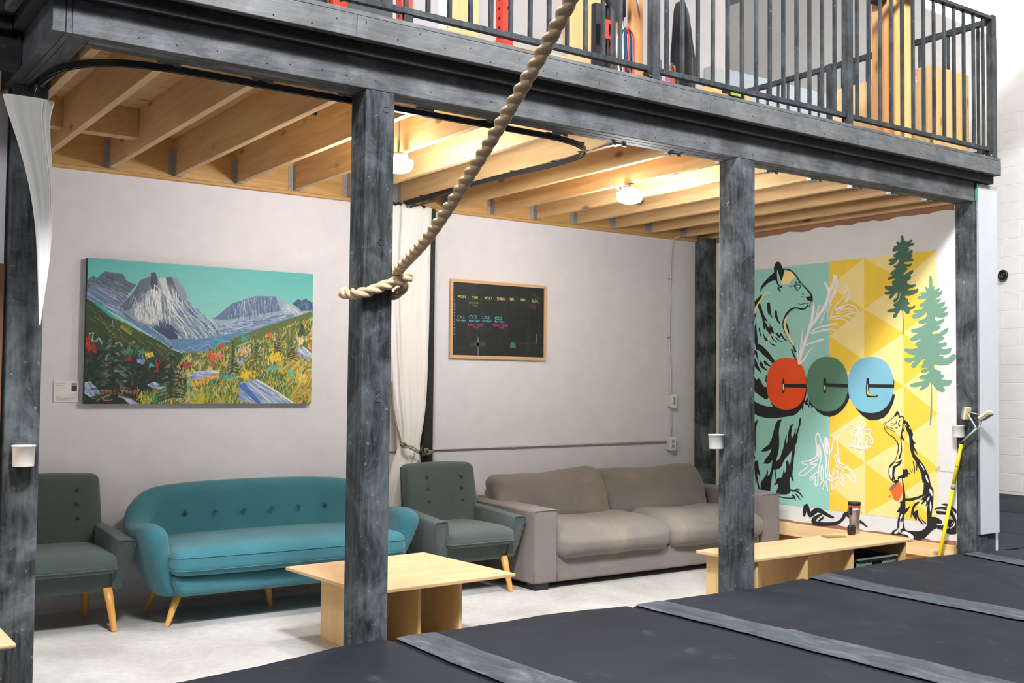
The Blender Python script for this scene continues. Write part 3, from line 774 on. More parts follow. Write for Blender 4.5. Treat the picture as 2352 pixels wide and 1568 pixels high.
for y in (cya+.001, cyb-.007):
    n = 14; dx = (cb_-ca-.02)/n
    for k in range(n):
        x = ca+.01+k*dx
        if not (5 <= k <= 8): strut(x, .240, x+dx, .280, y); strut(x+dx, .240, x+dx, .280, y)
        strut(x, .186, x+dx, .232, y); strut(x+dx, .186, x+dx, .232, y); strut(x, .130, x+dx, .178, y); strut(x, .02, x+dx, .075, y); strut(x+dx, .02, x+dx, .12, y)
    la.box(ca+.01+5*dx, ca+.01+9*dx, y, y+.005, .244, .250)
la.build('lattice', 'crate', cr)['kind'] = 'stuff'
MB().soft(((ca+cb_)/2, (cya+cyb)/2+.02, .15), (.175, .125, .14), .04, nm=6, nc=3, fn=lambda u, q: (0, 0, .02*fbm(q[0], q[1], 0, 8))).build('contents', 'crate_dark', cr, smooth=True)

# small things glimpsed on the floor behind the bench
sh = thing('shoe', 'dark shoe with a white sole on the floor, seen between two bench legs', 'shoe', (5.28, .62, 0))
MB().soft((5.28, .62, .012), (.048, .14, .012), .011, nm=6, nc=3, fn=lambda u, q: (-.012*u[0]*abs(u[1]), 0, 0)).build('sole', 'p_white', sh, smooth=True)
MB().soft((5.28, .625, .062), (.042, .13, .038), .035, nm=8, nc=4, fn=lambda u, q: (-.012*u[0]*abs(u[1]), 0, (.02*u[1] if u[2] > 0 else 0))).build('upper', 'black_cloth', sh, smooth=True)
sh2 = copy_tree(sh); sh2.location = (5.82, 1.13, 0); sh2['label'] = 'dark shoe with a white sole on the floor just right of the third post'
sh['group'] = sh2['group'] = 'dark shoes left behind the bench'; sh.location = (6.25, 1.05, 0)

# ---- things on the bench
bo = thing('travel_mug', 'brushed steel travel mug with black lid and orange ring on the bench', 'bottle', (6.0, .45, .4003))
pr = [(.033, 0), (.036, .004), (.035, .03), (.0335, .07), (.035, .11), (.0395, .150), (.040, .172)]
MB().lathe(pr, (6.0, .45, .4003), 28).build('body', 'inox', bo, smooth=True)
MB().lathe([(.0402, .1722), (.0408, .186), (.040, .188)], (6.0, .45, .4003), 28).build('ring', 'orange_ring', bo, smooth=True)
MB().lathe([(.0395, .1882), (.043, .192), (.0435, .212), (.041, .214), (.020, .214)], (6.0, .45, .4003), 28).build('lid', 'black_plastic', bo, smooth=True)
MB().soft((5.955, .447, .555), (.006, .009, .028), .005, nm=3, nc=2).build('button', 'black_plastic', bo, smooth=True)
ec = thing('earbud_case', 'small black rounded case standing beside the travel mug', 'case', (5.91, .405, .4003))
MB().soft((5.91, .405, .4003+.033), (.032, .015, .0325), .012, nm=5, nc=4).build('shell', 'black_plastic', ec, smooth=True)
bx('hinge', 'black_metal', ec, 5.897, 5.923, .421, .4225, .428, .436)
ph = thing('phone', 'flat gold-cased phone lying on the bench left of the small case', 'phone', (5.72, .40, .4003))
q = rotp([(5.72-.075, .40-.036), (5.72+.075, .40-.036), (5.72+.075, .40+.036), (5.72-.075, .40+.036)], (5.72, .40), math.radians(-18))
MB().hexa([(x, y, .4005) for x, y in q], [(x, y, .4085) for x, y in q]).build('case', 'phone', ph, bevel=.003)
q2 = rotp([(5.72-.071, .40-.032), (5.72+.071, .40-.032), (5.72+.071, .40+.032), (5.72-.071, .40+.032)], (5.72, .40), math.radians(-18))
MB().hexa([(x, y, .4086) for x, y in q2], [(x, y, .4092) for x, y in q2]).build('screen', m_plain('phone_glass', hexc(120, 116, 70), .12), ph)

# ---- cups fixed on the posts
def cup(label, cx, cy, z0, h, r):
    c_ = thing('plastic_cup', label, 'cup', (cx, cy, z0), 'white cups screwed to the posts')
    n = 28; ro = [(r*.90, 0), (r*.93, .003), (r, h-.006), (r*1.05, h-.005), (r*1.05, h), (r*.97, h), (r*.93, h-.01), (r*.86, .006), (.001, .005)]
    MB().lathe([(.001, 0)]+ro, (cx, cy, z0), n, caps=False).build('wall', 'white_plastic', c_, smooth=True)
    MB().box(cx-.004, cx+.004, cy-.004, cy+.004, z0+.005, z0+.012).build('screw', 'steel', c_)
    return c_
cup('white plastic cup on the front of the left post', .783, Y1-.0475, 1.012, .092, .047)
cup('white plastic cup on the left side of the post next to the mural', X3-.0455, .118, 1.036, .082, .0445)
cup('white plastic cup on the right end post, below the squeegee head', X4-.0435, .100, 1.056, .082, .042)

# ---- squeegee / floor brush leaning on the post
sq = thing('floor_brush', 'yellow-handled double-headed brush leaning against the right end post', 'brush', (6.60, .18, 0))
p0 = Vector((6.60, .245, .01)); p1 = Vector((6.668, .055, 1.075)); d = (p1-p0).normalized()
MB().tube([p0, p0+d*.70], .0125, 14).build('pole', 'yellow', sq, smooth=True)
MB().tube([p0+d*.70, p0+d*.735], .0145, 14).build('tape_band', 'lightgrey', sq, smooth=True)
MB().tube([p0+d*.735, p0+d*1.02], .0125, 14).build('pole', 'yellow', sq, smooth=True)
MB().tube([p0+d*.86, p0+d*.863], .0131, 14).build('joint_ring', 'black_metal', sq, smooth=True)
e0 = p0+d*1.02; e1 = Vector((6.640, -.055, 1.135))
MB().tube([e0, e0+d*.02], .013, 10).build('cap', 'black_plastic', sq, smooth=True)
hd = MB()
a = Vector((6.665, -.045, 1.12)); b1 = Vector((6.665, .030, 1.240)); b2 = Vector((6.690, -.075, 1.212))
hd.tube(catmull([b1, a+Vector((0, .012, .025)), a, a+Vector((0, -.02, .01)), b2], 5), .006, 8)
hd.tube([b1, b2], .004, 8); hd.tube([p0+d*1.03, a], .009, 8)
hd.build('bracket', 'squeegee', sq, smooth=True)
def pad(c, dirv, L):
    dv = Vector(dirv).normalized(); n_ = dv.cross(Vector((1, 0, 0))).normalized(); x_ = Vector((1, 0, 0)); c = Vector(c)
    def blk(o, t0, t1, w): 
        return [c+dv*sx*L/2+n_*t+x_*w*sw for t in (t0, t1) for sx, sw in ((-1, -1), (1, -1), (1, 1), (-1, 1))]
    q = blk(0, 0, .014, .03); MB().hexa(q[:4], q[4:]).build('pad_holder', 'squeegee', sq, bevel=.003)
    q = blk(0, .0145, .032, .032); MB().hexa(q[:4], q[4:]).build('foam_pad', 'bristle', sq, bevel=.004)
pad((6.665, .045, 1.228), (0, .18, -1), .085); pad((6.690, -.110, 1.198), (0, -.8, .52), .085)
# ================================================================== ROPE
rp = thing('climbing_rope', 'thick twisted natural-fibre rope tied round the middle post and rising out of the frame', 'rope', (2.07, .06, 1.78))
M['rope'] = None
t = NT('manila_rope'); v = t.coord((1, 1, 1)); f = t.noise(v, 90, 4, .7); f0 = t.noise(v, 7, 3)
t.col(t.mix(.5, t.ramp(f, [(.3, hexc(184, 154, 120)), (.7, hexc(220, 192, 158))]), t.ramp(f0, [(.3, hexc(190, 162, 128)), (.7, hexc(214, 188, 154))])))
t.rough(.9); t.bump(t.noise(t.coord((1, 1, 1)), 420, 2), .6, .002); M['rope'] = t.m
def rope_mesh(path, r, pitch, twist0=0):
    P = catmull(path, 14); rings = []; prev = None; dist = 0; pr = .0
    n = 30; res = []
    # resample evenly
    L = [0]
    for a, b in zip(P, P[1:]): L.append(L[-1]+(b-a).length)
    tot = L[-1]; m = int(tot/.0035); j = 0; Q = []
    for i in range(m+1):
        s = tot*i/m
        while j < len(L)-2 and L[j+1] < s: j += 1
        Q.append(P[j].lerp(P[j+1], (s-L[j])/max(1e-9, L[j+1]-L[j])))
    for i, p in enumerate(Q):
        d = (Q[min(i+1, m)]-Q[max(i-1, 0)]).normalized()
        if prev is None: u = d.cross(Vector((0, 0, 1)) if abs(d.z) < .9 else Vector((1, 0, 0))).normalized()
        else: u = (prev-d*prev.dot(d)).normalized()
        prev = u; w = d.cross(u); th = twist0+2*math.pi*(tot*i/m)/pitch; ring = []
        end = min(i, m-i)*tot/m; es = min(1, math.sqrt(max(0, 1-(1-min(1, end/.02))**2))*1+.05)
        for k in range(n):
            a = 2*math.pi*k/n; ph_ = ((a-th) % (2*math.pi/3))-math.pi/3      # angle within one strand
            # three touching circles: strand radius rs at distance ds from the axis
            rs, ds = .5*r, .5*r; rr = ds*math.cos(ph_)+math.sqrt(max(0, rs*rs-(ds*math.sin(ph_))**2))
            rr = max(rr, .55*r)*es; ring.append(p+(u*math.cos(a)+w*math.sin(a))*rr)
        rings.append(ring)
    return MB().loft(rings)
top = Vector((1.80, -1.95, 2.76)); far = Vector((1.28, -4.0, 3.9))
path = [(1.45, -3.3, 3.52), (1.70, -2.35, 2.99), (1.880, -1.620, 2.602), (1.935, -1.27, 2.395), (1.995, -.86, 2.175), (2.055, -.47, 1.995), (2.125, -.12, 1.905), (2.165, -.01, 1.888), (2.178, .07, 1.870),
        (2.165, .150, 1.848), (2.10, .178, 1.825), (2.02, .176, 1.808), (1.972, .140, 1.795), (1.966, .06, 1.785), (1.970, -.012, 1.783), (2.01, -.034, 1.792), (2.08, -.036, 1.820), (2.145, -.04, 1.845),
        (2.190, -.052, 1.864), (2.216, -.060, 1.872)]
rope_mesh(path, .0255, .172).build('strands', 'rope', rp, smooth=True)
rope_mesh([(2.190, -.020, 1.838), (2.203, .003, 1.824), (2.200, .033, 1.804), (2.184, .060, 1.792), (2.176, .10, 1.790), (2.176, .135, 1.79)], .0235, .150).build('tucked_end', 'rope', rp, smooth=True)

# ================================================================== CURTAIN TRACK
tk = thing('curtain_track', 'curved black curtain track hung under the joists', 'curtain track', (2.2, .17, 2.66))
tp = [(.775, .85, 2.68), (.785, .62, 2.68), (.825, .40, 2.68), (.95, .235, 2.68), (1.16, .166, 2.68), (1.5, .163, 2.68), (2.0, .163, 2.68), (2.5, .163, 2.68), (2.95, .166, 2.68), (3.25, .185, 2.68),
      (3.46, .275, 2.68), (3.575, .45, 2.68), (3.60, .72, 2.68), (3.575, 1.05, 2.68), (3.565, 1.5, 2.68), (3.57, 2.0, 2.68), (3.575, 2.45, 2.68)]
P = catmull(tp, 8); rings = []
for i, p in enumerate(P):
    d = (P[min(i+1, len(P)-1)]-P[max(i-1, 0)]).normalized(); n_ = Vector((-d.y, d.x, 0))
    rings.append([p+n_*a+Vector((0, 0, b)) for a, b in ((-.009, -.014), (-.009, .014), (.009, .014), (.009, -.014), (.005, -.014), (.005, -.008), (-.005, -.008), (-.005, -.014))])
MB().loft(rings).build('rail', 'track', tk)
tb = MB()
for i in range(60, len(P), 9):
    p = P[i]; tb.box(p.x-.022, p.x+.022, p.y-.010, p.y+.010, 2.6945, 2.699)
tb.build('bracket', 'black_metal', tk)

def bundle(name, prof, mat, folds, amp, n=72, seed=0):
    """gathered cloth: prof = list of (z, cx, cy, hx, hy) ; closed pleated tube"""
    rings = []; r3 = random.Random(seed); phs = [r3.uniform(0, 6.28) for _ in range(4)]
    zs = []
    for a, b in zip(prof, prof[1:]):
        m = max(2, int(abs(a[0]-b[0])/.025))
        for k in range(m): zs.append([a[i]+(b[i]-a[i])*(k/m) for i in range(5)])
    zs.append(list(prof[-1]))
    for z, cx, cy, hx, hy in zs:
        ring = []
        for k in range(n):
            a = 2*math.pi*k/n; f = 1+amp*math.sin(folds*a+phs[0]+.7*math.sin(z*2))+amp*.5*math.sin((folds*2+1)*a+phs[1]+z*1.3)
            ring.append((cx+hx*math.cos(a)*f, cy+hy*math.sin(a)*f, z))
        rings.append(ring)
    return MB().loft(rings)
c1 = thing('curtain', 'white curtain hanging twisted in front of the left post', 'curtain', (.75, .55, 1.6))
sm = catmull([(2.565, .700, .50, .080, .016), (2.50, .705, .50, .064, .018), (2.35, .722, .50, .042, .02), (2.2, .745, .50, .032, .02), (2.0, .757, .50, .022, .018), (1.85, .768, .50, .012, .012), (1.66, .770, .50, .003, .004)], 4) if 0 else None
def p5(l, n=5):
    a = catmull([(x[0], x[1], x[2]) for x in l], n); b = catmull([(x[3], x[4], 0) for x in l], n); return [(p.x, p.y, p.z, q.x, q.y) for p, q in zip(a, b)]
cyy = .62
bundle('cloth', p5([(2.585, .722, cyy, .088, .014), (2.575, .722, cyy, .090, .016), (2.50, .728, cyy, .074, .018), (2.38, .752, cyy, .058, .02), (2.22, .783, cyy, .046, .02), (2.05, .797, cyy, .032, .02), (1.88, .800, cyy, .022, .016), (1.70, .796, cyy, .008, .008), (1.62, .794, cyy, .003, .004)]), 'curtain', 5, .12, seed=3).build('cloth', 'curtain', c1, smooth=True)
MB().tube([(.735, cyy, 2.57), (.745, .60, 2.62), (.76, .60, 2.665)], .006, 8).build('hook', 'black_metal', c1, smooth=True)
c2 = thing('curtain', 'long white curtain gathered and tied back beside the slim black post', 'curtain', (3.62, 2.43, 0))
bundle('cloth', p5([(2.655, 3.615, 2.435, .165, .045), (2.62, 3.615, 2.435, .166, .048), (2.2, 3.60, 2.435, .172, .050), (1.7, 3.61, 2.435, .153, .050), (1.3, 3.625, 2.435, .128, .048), (1.1, 3.635, 2.435, .100, .045), (.97, 3.628, 2.435, .085, .038), (.915, 3.628, 2.435, .085, .038),
                  (.80, 3.61, 2.435, .105, .045), (.5, 3.57, 2.435, .13, .05), (.2, 3.56, 2.43, .15, .055), (.02, 3.56, 2.43, .16, .06)]), 'curtain', 9, .09, n=110, seed=8).build('cloth', 'curtain', c2, smooth=True)
hk = MB()
for k in range(20):
    y = 2.02+.024*k; x = 3.572
    hk.tube([(x+.012*math.cos(a), y+.006*math.sin(a*.5), 2.650+.016*math.sin(a)) for a in [i*math.pi/4 for i in range(8)]], .0035, 5, loop=True)
hk.build('curtain_ring', 'black_metal', c2)['kind'] = 'stuff'
MB().soft((3.58, 2.435, 2.660), (.14, .045, .010), .011, nm=10, nc=2, fn=lambda u, q: (0, .008*math.sin(q[0]*90), .004*math.sin(q[0]*140))).build('header_band', 'track', c2, smooth=True)
def sh(l):
    o = []
    for p in l:
        k = max(0, min(1, (3.80-p[0])/.2)); o.append((p[0]+.08*k, p[1]+.125*k, p[2]-.012*k))
    return o
# tie-back cord with carabiner
tb_ = thing('tie_back', 'olive cord with a black carabiner tying the white curtain to the slim post', 'cord', (3.62, 2.3, .93))
MB().tube(catmull(sh([(3.40, 2.30, 1.42), (3.41, 2.285, 1.2), (3.445, 2.25, 1.02), (3.455, 2.235, .985)]), 6), .0075, 8).build('cord', 'cord', tb_, smooth=True)
def knot(c, r, rr, seed):
    r4 = random.Random(seed); mb = MB(); c = Vector(c)
    pts = [c+Vector((r*math.sin(2*a), r*.8*math.cos(3*a), r*math.cos(2*a+.6)*.9)) for a in [2*math.pi*i/40 for i in range(40)]]
    return mb.tube(pts, rr, 7, loop=True)
knot(sh([(3.462, 2.225, .972)])[0], .018, .0075, 1).build('knot', 'cord', tb_, smooth=True)
MB().tube(catmull(sh([(3.475, 2.215, .965), (3.52, 2.215, .945), (3.585, 2.22, .915)]), 6), .0065, 8).build('cord', 'cord', tb_, smooth=True)
MB().tube(catmull(sh([(3.478, 2.212, .972), (3.53, 2.212, .957), (3.588, 2.22, .925)]), 6), .004, 8).build('cord', 'cord', tb_, smooth=True)
MB().tube(catmull(sh([(3.585, 2.205, .925), (3.590, 2.215, .905), (3.625, 2.24, .893), (3.675, 2.30, .895), (3.68, 2.31, .91), (3.655, 2.29, .945), (3.62, 2.25, .958), (3.60, 2.225, .95)]), 5, closed=True), .006, 8, loop=True).build('carabiner', 'black_metal', tb_, smooth=True)
knot((3.775, 2.44, .905), .022, .0075, 2).build('knot', 'cord', tb_, smooth=True)
MB().tube(catmull(sh([(3.672, 2.31, .902), (3.71, 2.37, .902), (3.765, 2.43, .905)]), 5), .008, 8).build('cord', 'cord', tb_, smooth=True)
MB().tube(catmull(sh([(3.79, 2.45, .905), (3.82, 2.46, .903), (3.835, 2.46, .885)]), 5), .0065, 8).build('cord', 'cord', tb_, smooth=True)
MB().tube(catmull(sh([(3.785, 2.445, .91), (3.78, 2.485, .915), (3.77, 2.53, .912), (3.785, 2.575, .91), (3.87, 2.575, .91), (3.885, 2.53, .91), (3.87, 2.488, .908), (3.80, 2.455, .905)]), 5), .007, 8).build('cord', 'cord', tb_, smooth=True)

# ================================================================== LAMPS UNDER THE JOISTS
def lamp(label, x, y, z):
    l = thing('ceiling_lamp', label, 'lamp', (x, y, z), 'round lamps between the joists')
    MB().lathe([(.001, -.052), (.045, -.050), (.070, -.040), (.082, -.022), (.085, 0), (.083, .012), (.05, .014)], (x, y, z), 32).build('diffuser', 'lamp', l, smooth=True)
    MB().lathe([(.055, .0145), (.055, .05), (.050, .055), (.001, .055)], (x, y, z), 24).build('base', 'steel', l, smooth=True)
    MB().tube(catmull([(x-.05, y, z+.03), (x-.12, y+.01, z+.04), (x-.17, y+.02, z+.085)], 6), .004, 6).build('cable', 'steel_dark', l, smooth=True)
    MB().box(x-.085, x-.052, y-.018, y+.018, z+.022, z+.046).build('connector', 'steel_dark', l, bevel=.004)
    MB().tube([(x, y, z+.055), (x, y, HB+.235)], .006, 6).build('rod', 'steel_dark', l, smooth=True)
    ld = bpy.data.lights.new('lamp_light', 'POINT'); ld.energy = 52; ld.color = (1, .985, .965); ld.shadow_soft_size = .075
    lo = bpy.data.objects.new('lamp_light', ld); COL.objects.link(lo); lo.location = (x, y, z-.10)
    return l
lamp('glowing round lamp in the ceiling between the middle and third posts', 4.42, .985, 2.625)
lamp('glowing round lamp half hidden behind the middle post', 2.725, 1.01, 2.622)

# ================================================================== THINGS ON THE BACK WALL
ob = thing('outlet_box', 'white outlet box low on the back wall where the conduits meet', 'outlet', (6.315, YD-.03, .84))
bx('box', 'conduit', ob, 6.275, 6.345, YD-.042, YD-.0008, .845, .950); bx('cover', 'white_plastic', ob, 6.280, 6.350, YD-.047, YD-.0425, .838, .955)
for z in (.875, .918): bx('socket', 'lightgrey', ob, 6.300, 6.330, YD-.049, YD-.0472, z-.014, z+.014)
sb_ = thing('light_switch', 'white light switch box on the back wall above the outlet', 'switch', (6.325, YD-.03, 1.205))
bx('box', 'conduit', sb_, 6.285, 6.355, YD-.042, YD-.0008, 1.215, 1.32); bx('cover', 'white_plastic', sb_, 6.290, 6.362, YD-.047, YD-.0425, 1.207, 1.325)
bx('rocker', 'lightgrey', sb_, 6.315, 6.338, YD-.051, YD-.0472, 1.235, 1.297)
co = thing('conduit', 'thin painted conduit running down the back wall to the switch and outlet', 'conduit', (6.32, YD-.02, .95))
MB().tube(catmull([(6.345, 2.52, 2.69), (6.338, 2.57, 2.68), (6.325, YD-.016, 2.62), (6.313, YD-.012, 2.40), (6.306, YD-.012, 2.1), (6.302, YD-.012, 1.8), (6.316, YD-.012, 1.5), (6.322, YD-.012, 1.326)], 5), .0062, 8).build('pipe', 'conduit', co, smooth=True)
MB().tube([(6.320, YD-.012, 1.214), (6.326, YD-.012, 1.05), (6.318, YD-.012, .951)], .0062, 8).build('pipe', 'conduit', co, smooth=True)
for z, x in ((2.326, 6.311), (1.815, 6.302)):
    bx('strap', 'steel', co, x-.022, x+.010, YD-.02, YD-.0008, z-.006, z+.006)
cw = thing('conduit', 'long painted conduit running level along the back wall above the sofas', 'conduit', (4.7, YD-.01, .9))
MB().tube([(3.28, YD-.010, .907), (3.9, YD-.010, .908), (5.0, YD-.010, .912), (6.274, YD-.010, .915)], .0085, 8).build('pipe', 'conduit', cw, smooth=True)
for x in (4.66,): MB().tube([(x-.02, YD-.0105, .9105), (x+.02, YD-.0105, .9105)], .0115, 10).build('coupling', 'conduit', cw, smooth=True)

# ================================================================== RAILINGS
def rail_thing(name, label, loc): return thing(name, label, 'railing', loc)
rl = rail_thing('loft_railing', 'dark metal railing along the front edge of the loft', (3.7, -.06, ZD))
yr = -.06
def post_bar(x, w=.05, z1=4.02):
    p = MB().box(x-w/2, x+w/2, yr-.025, yr+.025, ZD, z1).build('post', 'bar', rl, bevel=.003)
    return p
for x in (3.665, 5.275, 6.862): post_bar(x)
segs = ((.70, 3.640), (3.690, 5.250), (5.300, 6.837))
for a, b in segs:
    MB().box(a+.001, b-.001, yr-.016, yr+.016, 3.050, 3.078).build('bottom_rail', 'bar', rl, bevel=.002)
    MB().box(a+.001, b-.001, yr-.022, yr+.022, 3.985, 4.010).build('top_rail', 'bar', rl, bevel=.002)
bars = [2.161-.1153*k for k in range(1, 12)]+[2.161+.1153*k for k in range(0, 12)]
bars += [3.784+.1158*k for k in range(-0, 13) if 3.72 < 3.757+.1158*k] 
bars = [x for x in bars if x < 3.6]+[3.757+.1163*k for k in range(0, 13)]+[5.369+.1155*k for k in range(0, 12)]+[6.755]
b0 = None
for x in bars:
    if b0 is None: b0 = MB().box(x-.0095, x+.0095, yr-.0095, yr+.0095, 3.0785, 3.9845).build('baluster', 'bar', rl, bevel=.0015); bx0 = x
    else: rep(b0, x-bx0)
for x in (2.171,): bx('foot', 'bar', rl, x-.022, x+.022, yr-.012, yr+.012, ZD, 3.0495)
for x, s in ((3.664, -1), (6.86, -1)):
    bx('bracket', 'black_metal', rl, x-.058, x-.0255, yr-.018, yr+.018, ZD+.002, 3.0495, bevel=.003)
    MB().lathe([(.007, 0), (.005, .004)], (x-.04, yr-.019, 3.02), 8).build('bolt', 'steel', rl)
sr = rail_thing('side_railing', 'dark metal railing running back along the right side of the loft', (6.87, 1.2, ZD))
MB().box(6.850, 6.892, -.034, 1.305, 3.965, 4.005).build('top_rail', 'bar', sr, bevel=.003)
MB().box(6.850, 6.892, 1.357, 2.50, 3.965, 4.005).build('top_rail', 'bar', sr, bevel=.003)
for y in (1.331, 2.525): MB().box(6.845, 6.897, y-.025, y+.025, ZD, 4.01).build('post', 'bar', sr, bevel=.003)
MB().box(6.858, 6.884, -.034, 1.305, 3.050, 3.076).build('bottom_rail', 'bar', sr, bevel=.002)
MB().box(6.858, 6.884, 1.357, 2.50, 3.050, 3.076).build('bottom_rail', 'bar', sr, bevel=.002)
s0 = MB().box(6.862, 6.880, .046-.009, .046+.009, 3.0765, 3.9645).build('baluster', 'bar', sr, bevel=.0015)
for y in (.16, .281, .514, .745, .98, 1.10, 1.215, 1.45, 1.541, 1.655, 1.771, 1.879, 1.995, 2.108, 2.224, 2.34): rep(s0, 0, y-.046)

# ================================================================== THINGS IN THE LOFT
ps = thing('timber_stud', 'raw timber stud post on the loft in front of the plywood jump box', 'post', (5.96, .05, ZD))
MB().box(5.87, 5.957, .062, .20, ZD, 5.2).build('timber', 'stud_red', ps, bevel=.003)
MB().box(5.958, 6.035, .0, .061, 3.03, 5.2).build('timber', 'stud', ps, bevel=.003)
MB().box(5.915, 5.957, .0, .061, 3.03, 5.2).build('timber', 'stud', ps, bevel=.003)
MB().box(5.915, 6.035, -.006, .061, 3.0105, 3.0295).build('base_plate', 'stud', ps, bevel=.002)
pb = thing('plyo_box', 'large plywood jump box marked 24 standing on the loft behind the railing', 'box', (6.62, .5, ZD))
BX0, BX1, BY0, BY1 = 6.385, 6.832, .095, .93
MB().box(BX0, BX0+.018, BY0, BY1, ZD, 3.625).build('side_panel', 'ply_rough', pb, bevel=.001)
MB().box(BX1-.018, BX1, BY0, BY1, ZD, 3.625).build('side_panel', 'ply_rough', pb, bevel=.001)
w_ = (BX1-BX0-.038)/4
for k in range(4): MB().box(BX0+.019+w_*k, BX0+.019+w_*(k+1)-.0015, BY0, BY0+.02, ZD, 3.625).build('front_board', 'stud', pb, bevel=.002)
MB().box(BX0+.019, BX1-.019, BY1-.02, BY1, ZD, 3.625).build('back_panel', 'ply_rough', pb)
MB().box(BX0+.019, BX1-.019, BY0+.021, BY1-.021, 3.60, 3.618).build('top_panel', 'ply_rough', pb)
vs, fs = text_mesh('24', .085)
MB().add([(BX0-.0012, .245-p[0]*1.0, 3.515+p[1]) for p in vs], fs).build('number_mark', 'p_white', pb)
ball = thing('hanging_pad', 'black and lime green pad fixed to the stud at the top of the photo', 'pad', (5.85, .12, 3.95))
MB().soft((5.835, .125, 3.975), (.033, .05, .03), .012, nm=4, nc=3).build('shell', 'black_plastic', ball, smooth=True)
MB().soft((5.79, .125, 4.01), (.035, .04, .03), .02, nm=4, nc=3).build('cap', 'lime', ball, smooth=True)
MB().soft((5.90, -.017, 4.01), (.06, .014, .02), .010, nm=4, nc=3).build('arm', 'black_plastic', ball, smooth=True)
def upright(label, x, y, w, h=1.6, z=ZD):
    r = thing('rack_upright', label, 'rack', (x, y, z), 'red uprights of the training rack')
    MB().box(x, x+w, y, y+w, z, z+h).build('tube', 'red', r, bevel=.003)
    hm = MB(); n = int(h/.05)
    for k in range(n):
        zz = z+.035+.05*k; rr = .008
        hm.add([(x-.0008, y+w/2+rr*math.cos(a), zz+rr*math.sin(a)) for a in [i*math.pi/5 for i in range(10)]], [tuple(range(10))[::-1]])
        if k % 3 == 0: hm.add([(x+w/2+rr*1.1*math.cos(a), y-.0008, zz+rr*1.1*math.sin(a)) for a in [i*math.pi/5 for i in range(10)]], [tuple(range(10))[::-1]])
    hm.build('holes', 'red_side', r)['kind'] = 'stuff'
    return r
upright('red perforated rack upright nearest the left, in front of the dark rubber sheet', 1.985, .32, .074)
upright('red perforated rack upright in front of the white wall, middle of the three', 2.70, .95, .070)
upright('red perforated rack upright in front of the plywood strip, rightmost of the three', 2.925, .28, .066)
ds = thing('rubber_sheet', 'dark grey rubber sheet standing on the loft at the top left', 'sheet', (2.0, .65, ZD))
MB().box(1.70, 2.455, .60, .63, ZD, 4.4).build('sheet', 'panel_dark', ds, bevel=.003)
MB().box(1.66, 1.698, .59, .64, ZD, 4.4).build('edge_strip', 'steel', ds, bevel=.003)
def sheet(label, *d, mat='ply_v'):
    r = thing('plywood_sheet', label, 'plywood', ((d[0]+d[1])/2, d[2], d[4]))
    MB().box(*d).build('board', mat, r, bevel=.002); return r
sheet('upright plywood sheet at the back of the loft, left of the rightmost red upright', 3.985, 4.255, 2.55, 2.60, ZD+.0005, 5.6)
sheet('wide upright plywood sheet at the back of the loft behind the rope', 5.12, 5.50, 2.55, 2.60, ZD+.0005, 5.6)
sheet('low plywood strip standing along the loft behind the red upright', 2.64, 3.60, .42, .44, ZD+.0005, 3.215, mat='ply')
wt = MB().box(3.925, 3.975, 2.56, 2.605, ZD, 5.6).build('trim_4', 'white_emulsion'); struct(wt)
# black chair-like frame with a red bracket
fr_ = thing('pulley_frame', 'black metal training frame with a red bracket left of the railing post', 'frame', (3.70, .36, ZD))
MB().tube(catmull([(3.555, .35, 3.62), (3.63, .35, 3.61), (3.70, .35, 3.56), (3.722, .35, 3.46), (3.722, .35, ZD+.002)], 6), .021, 10).build('tube', 'bar', fr_, smooth=True)
bx('tube', 'black_metal', fr_, 3.61, 3.70, .36, .40, ZD, 3.54)
MB().add([], []) 
br = MB(); pf = [(0, 0), (.062, 0), (.062, .022), (.048, .022), (.048, .088), (.062, .088), (.062, .112), (0, .112)]
q = [(3.625+a, .318, 3.33+b) for a, b in pf]; q2 = [(x, .335, z) for x, y, z in q]; br.loft([q, q2]); br.build('bracket', 'red', fr_, bevel=.002)
bp = thing('hook_post', 'timber post with a steel hook and a dark board beside the railing post', 'post', (3.97, .5, ZD))
MB().box(3.93, 4.02, .42, .46, ZD, 5.0).build('timber', 'stud_red', bp, bevel=.003)
q = [(3.80, .463, 3.50), (3.925, .463, 3.55), (3.925, .463, 5.0), (3.80, .463, 5.0)]
MB().loft([q, [(x, .478, z) for x, y, z in q]]).build('dark_board', 'black_metal', bp)
MB().tube(catmull([(3.965, .418, 3.66), (3.958, .40, 3.64), (3.960, .395, 3.60), (3.972, .40, 3.57), (3.985, .41, 3.55)], 5), .005, 6).build('hook', 'steel', bp, smooth=True)
MB().box(3.80, 3.925, .479, .50, ZD, 3.62).build('plywood_board', 'stud_red', bp)
sl = thing('climbing_slings', 'bunch of red, blue and white webbing slings hanging behind the railing', 'slings', (3.87, .40, 3.2))
MB().tube([(3.862, .43, 3.56), (3.862, .42, 3.46)], .003, 6).build('wire', 'steel', sl)
cols_ = ['sling_white', 'sling_blue', 'red', 'sling_navy', 'sling_white', 'red', 'sling_navy', 'black_cloth', 'p_grey', 'red']
r5 = random.Random(3)
for k, cc in enumerate(cols_):
    x = 3.822+.0085*k; L = r5.uniform(.26, .42); w = .018; y = .395+.004*(k % 3)
    pts = catmull([(3.862, y, 3.455), (x-w, y, 3.40), (x-w*1.2, y-.003, 3.455-L*.6), (x, y-.004, 3.455-L), (x+w*1.1, y-.003, 3.455-L*.6), (x+w, y, 3.41)], 5, closed=True)
    MB().tube([p+Vector((0, -.001*k, 0)) for p in pts], .0052, 6, loop=True).build('sling', cc, sl, smooth=True)
bn = thing('resistance_bands', 'row of coloured elastic bands hanging behind the railing right of the post', 'bands', (4.2, .42, 3.05))
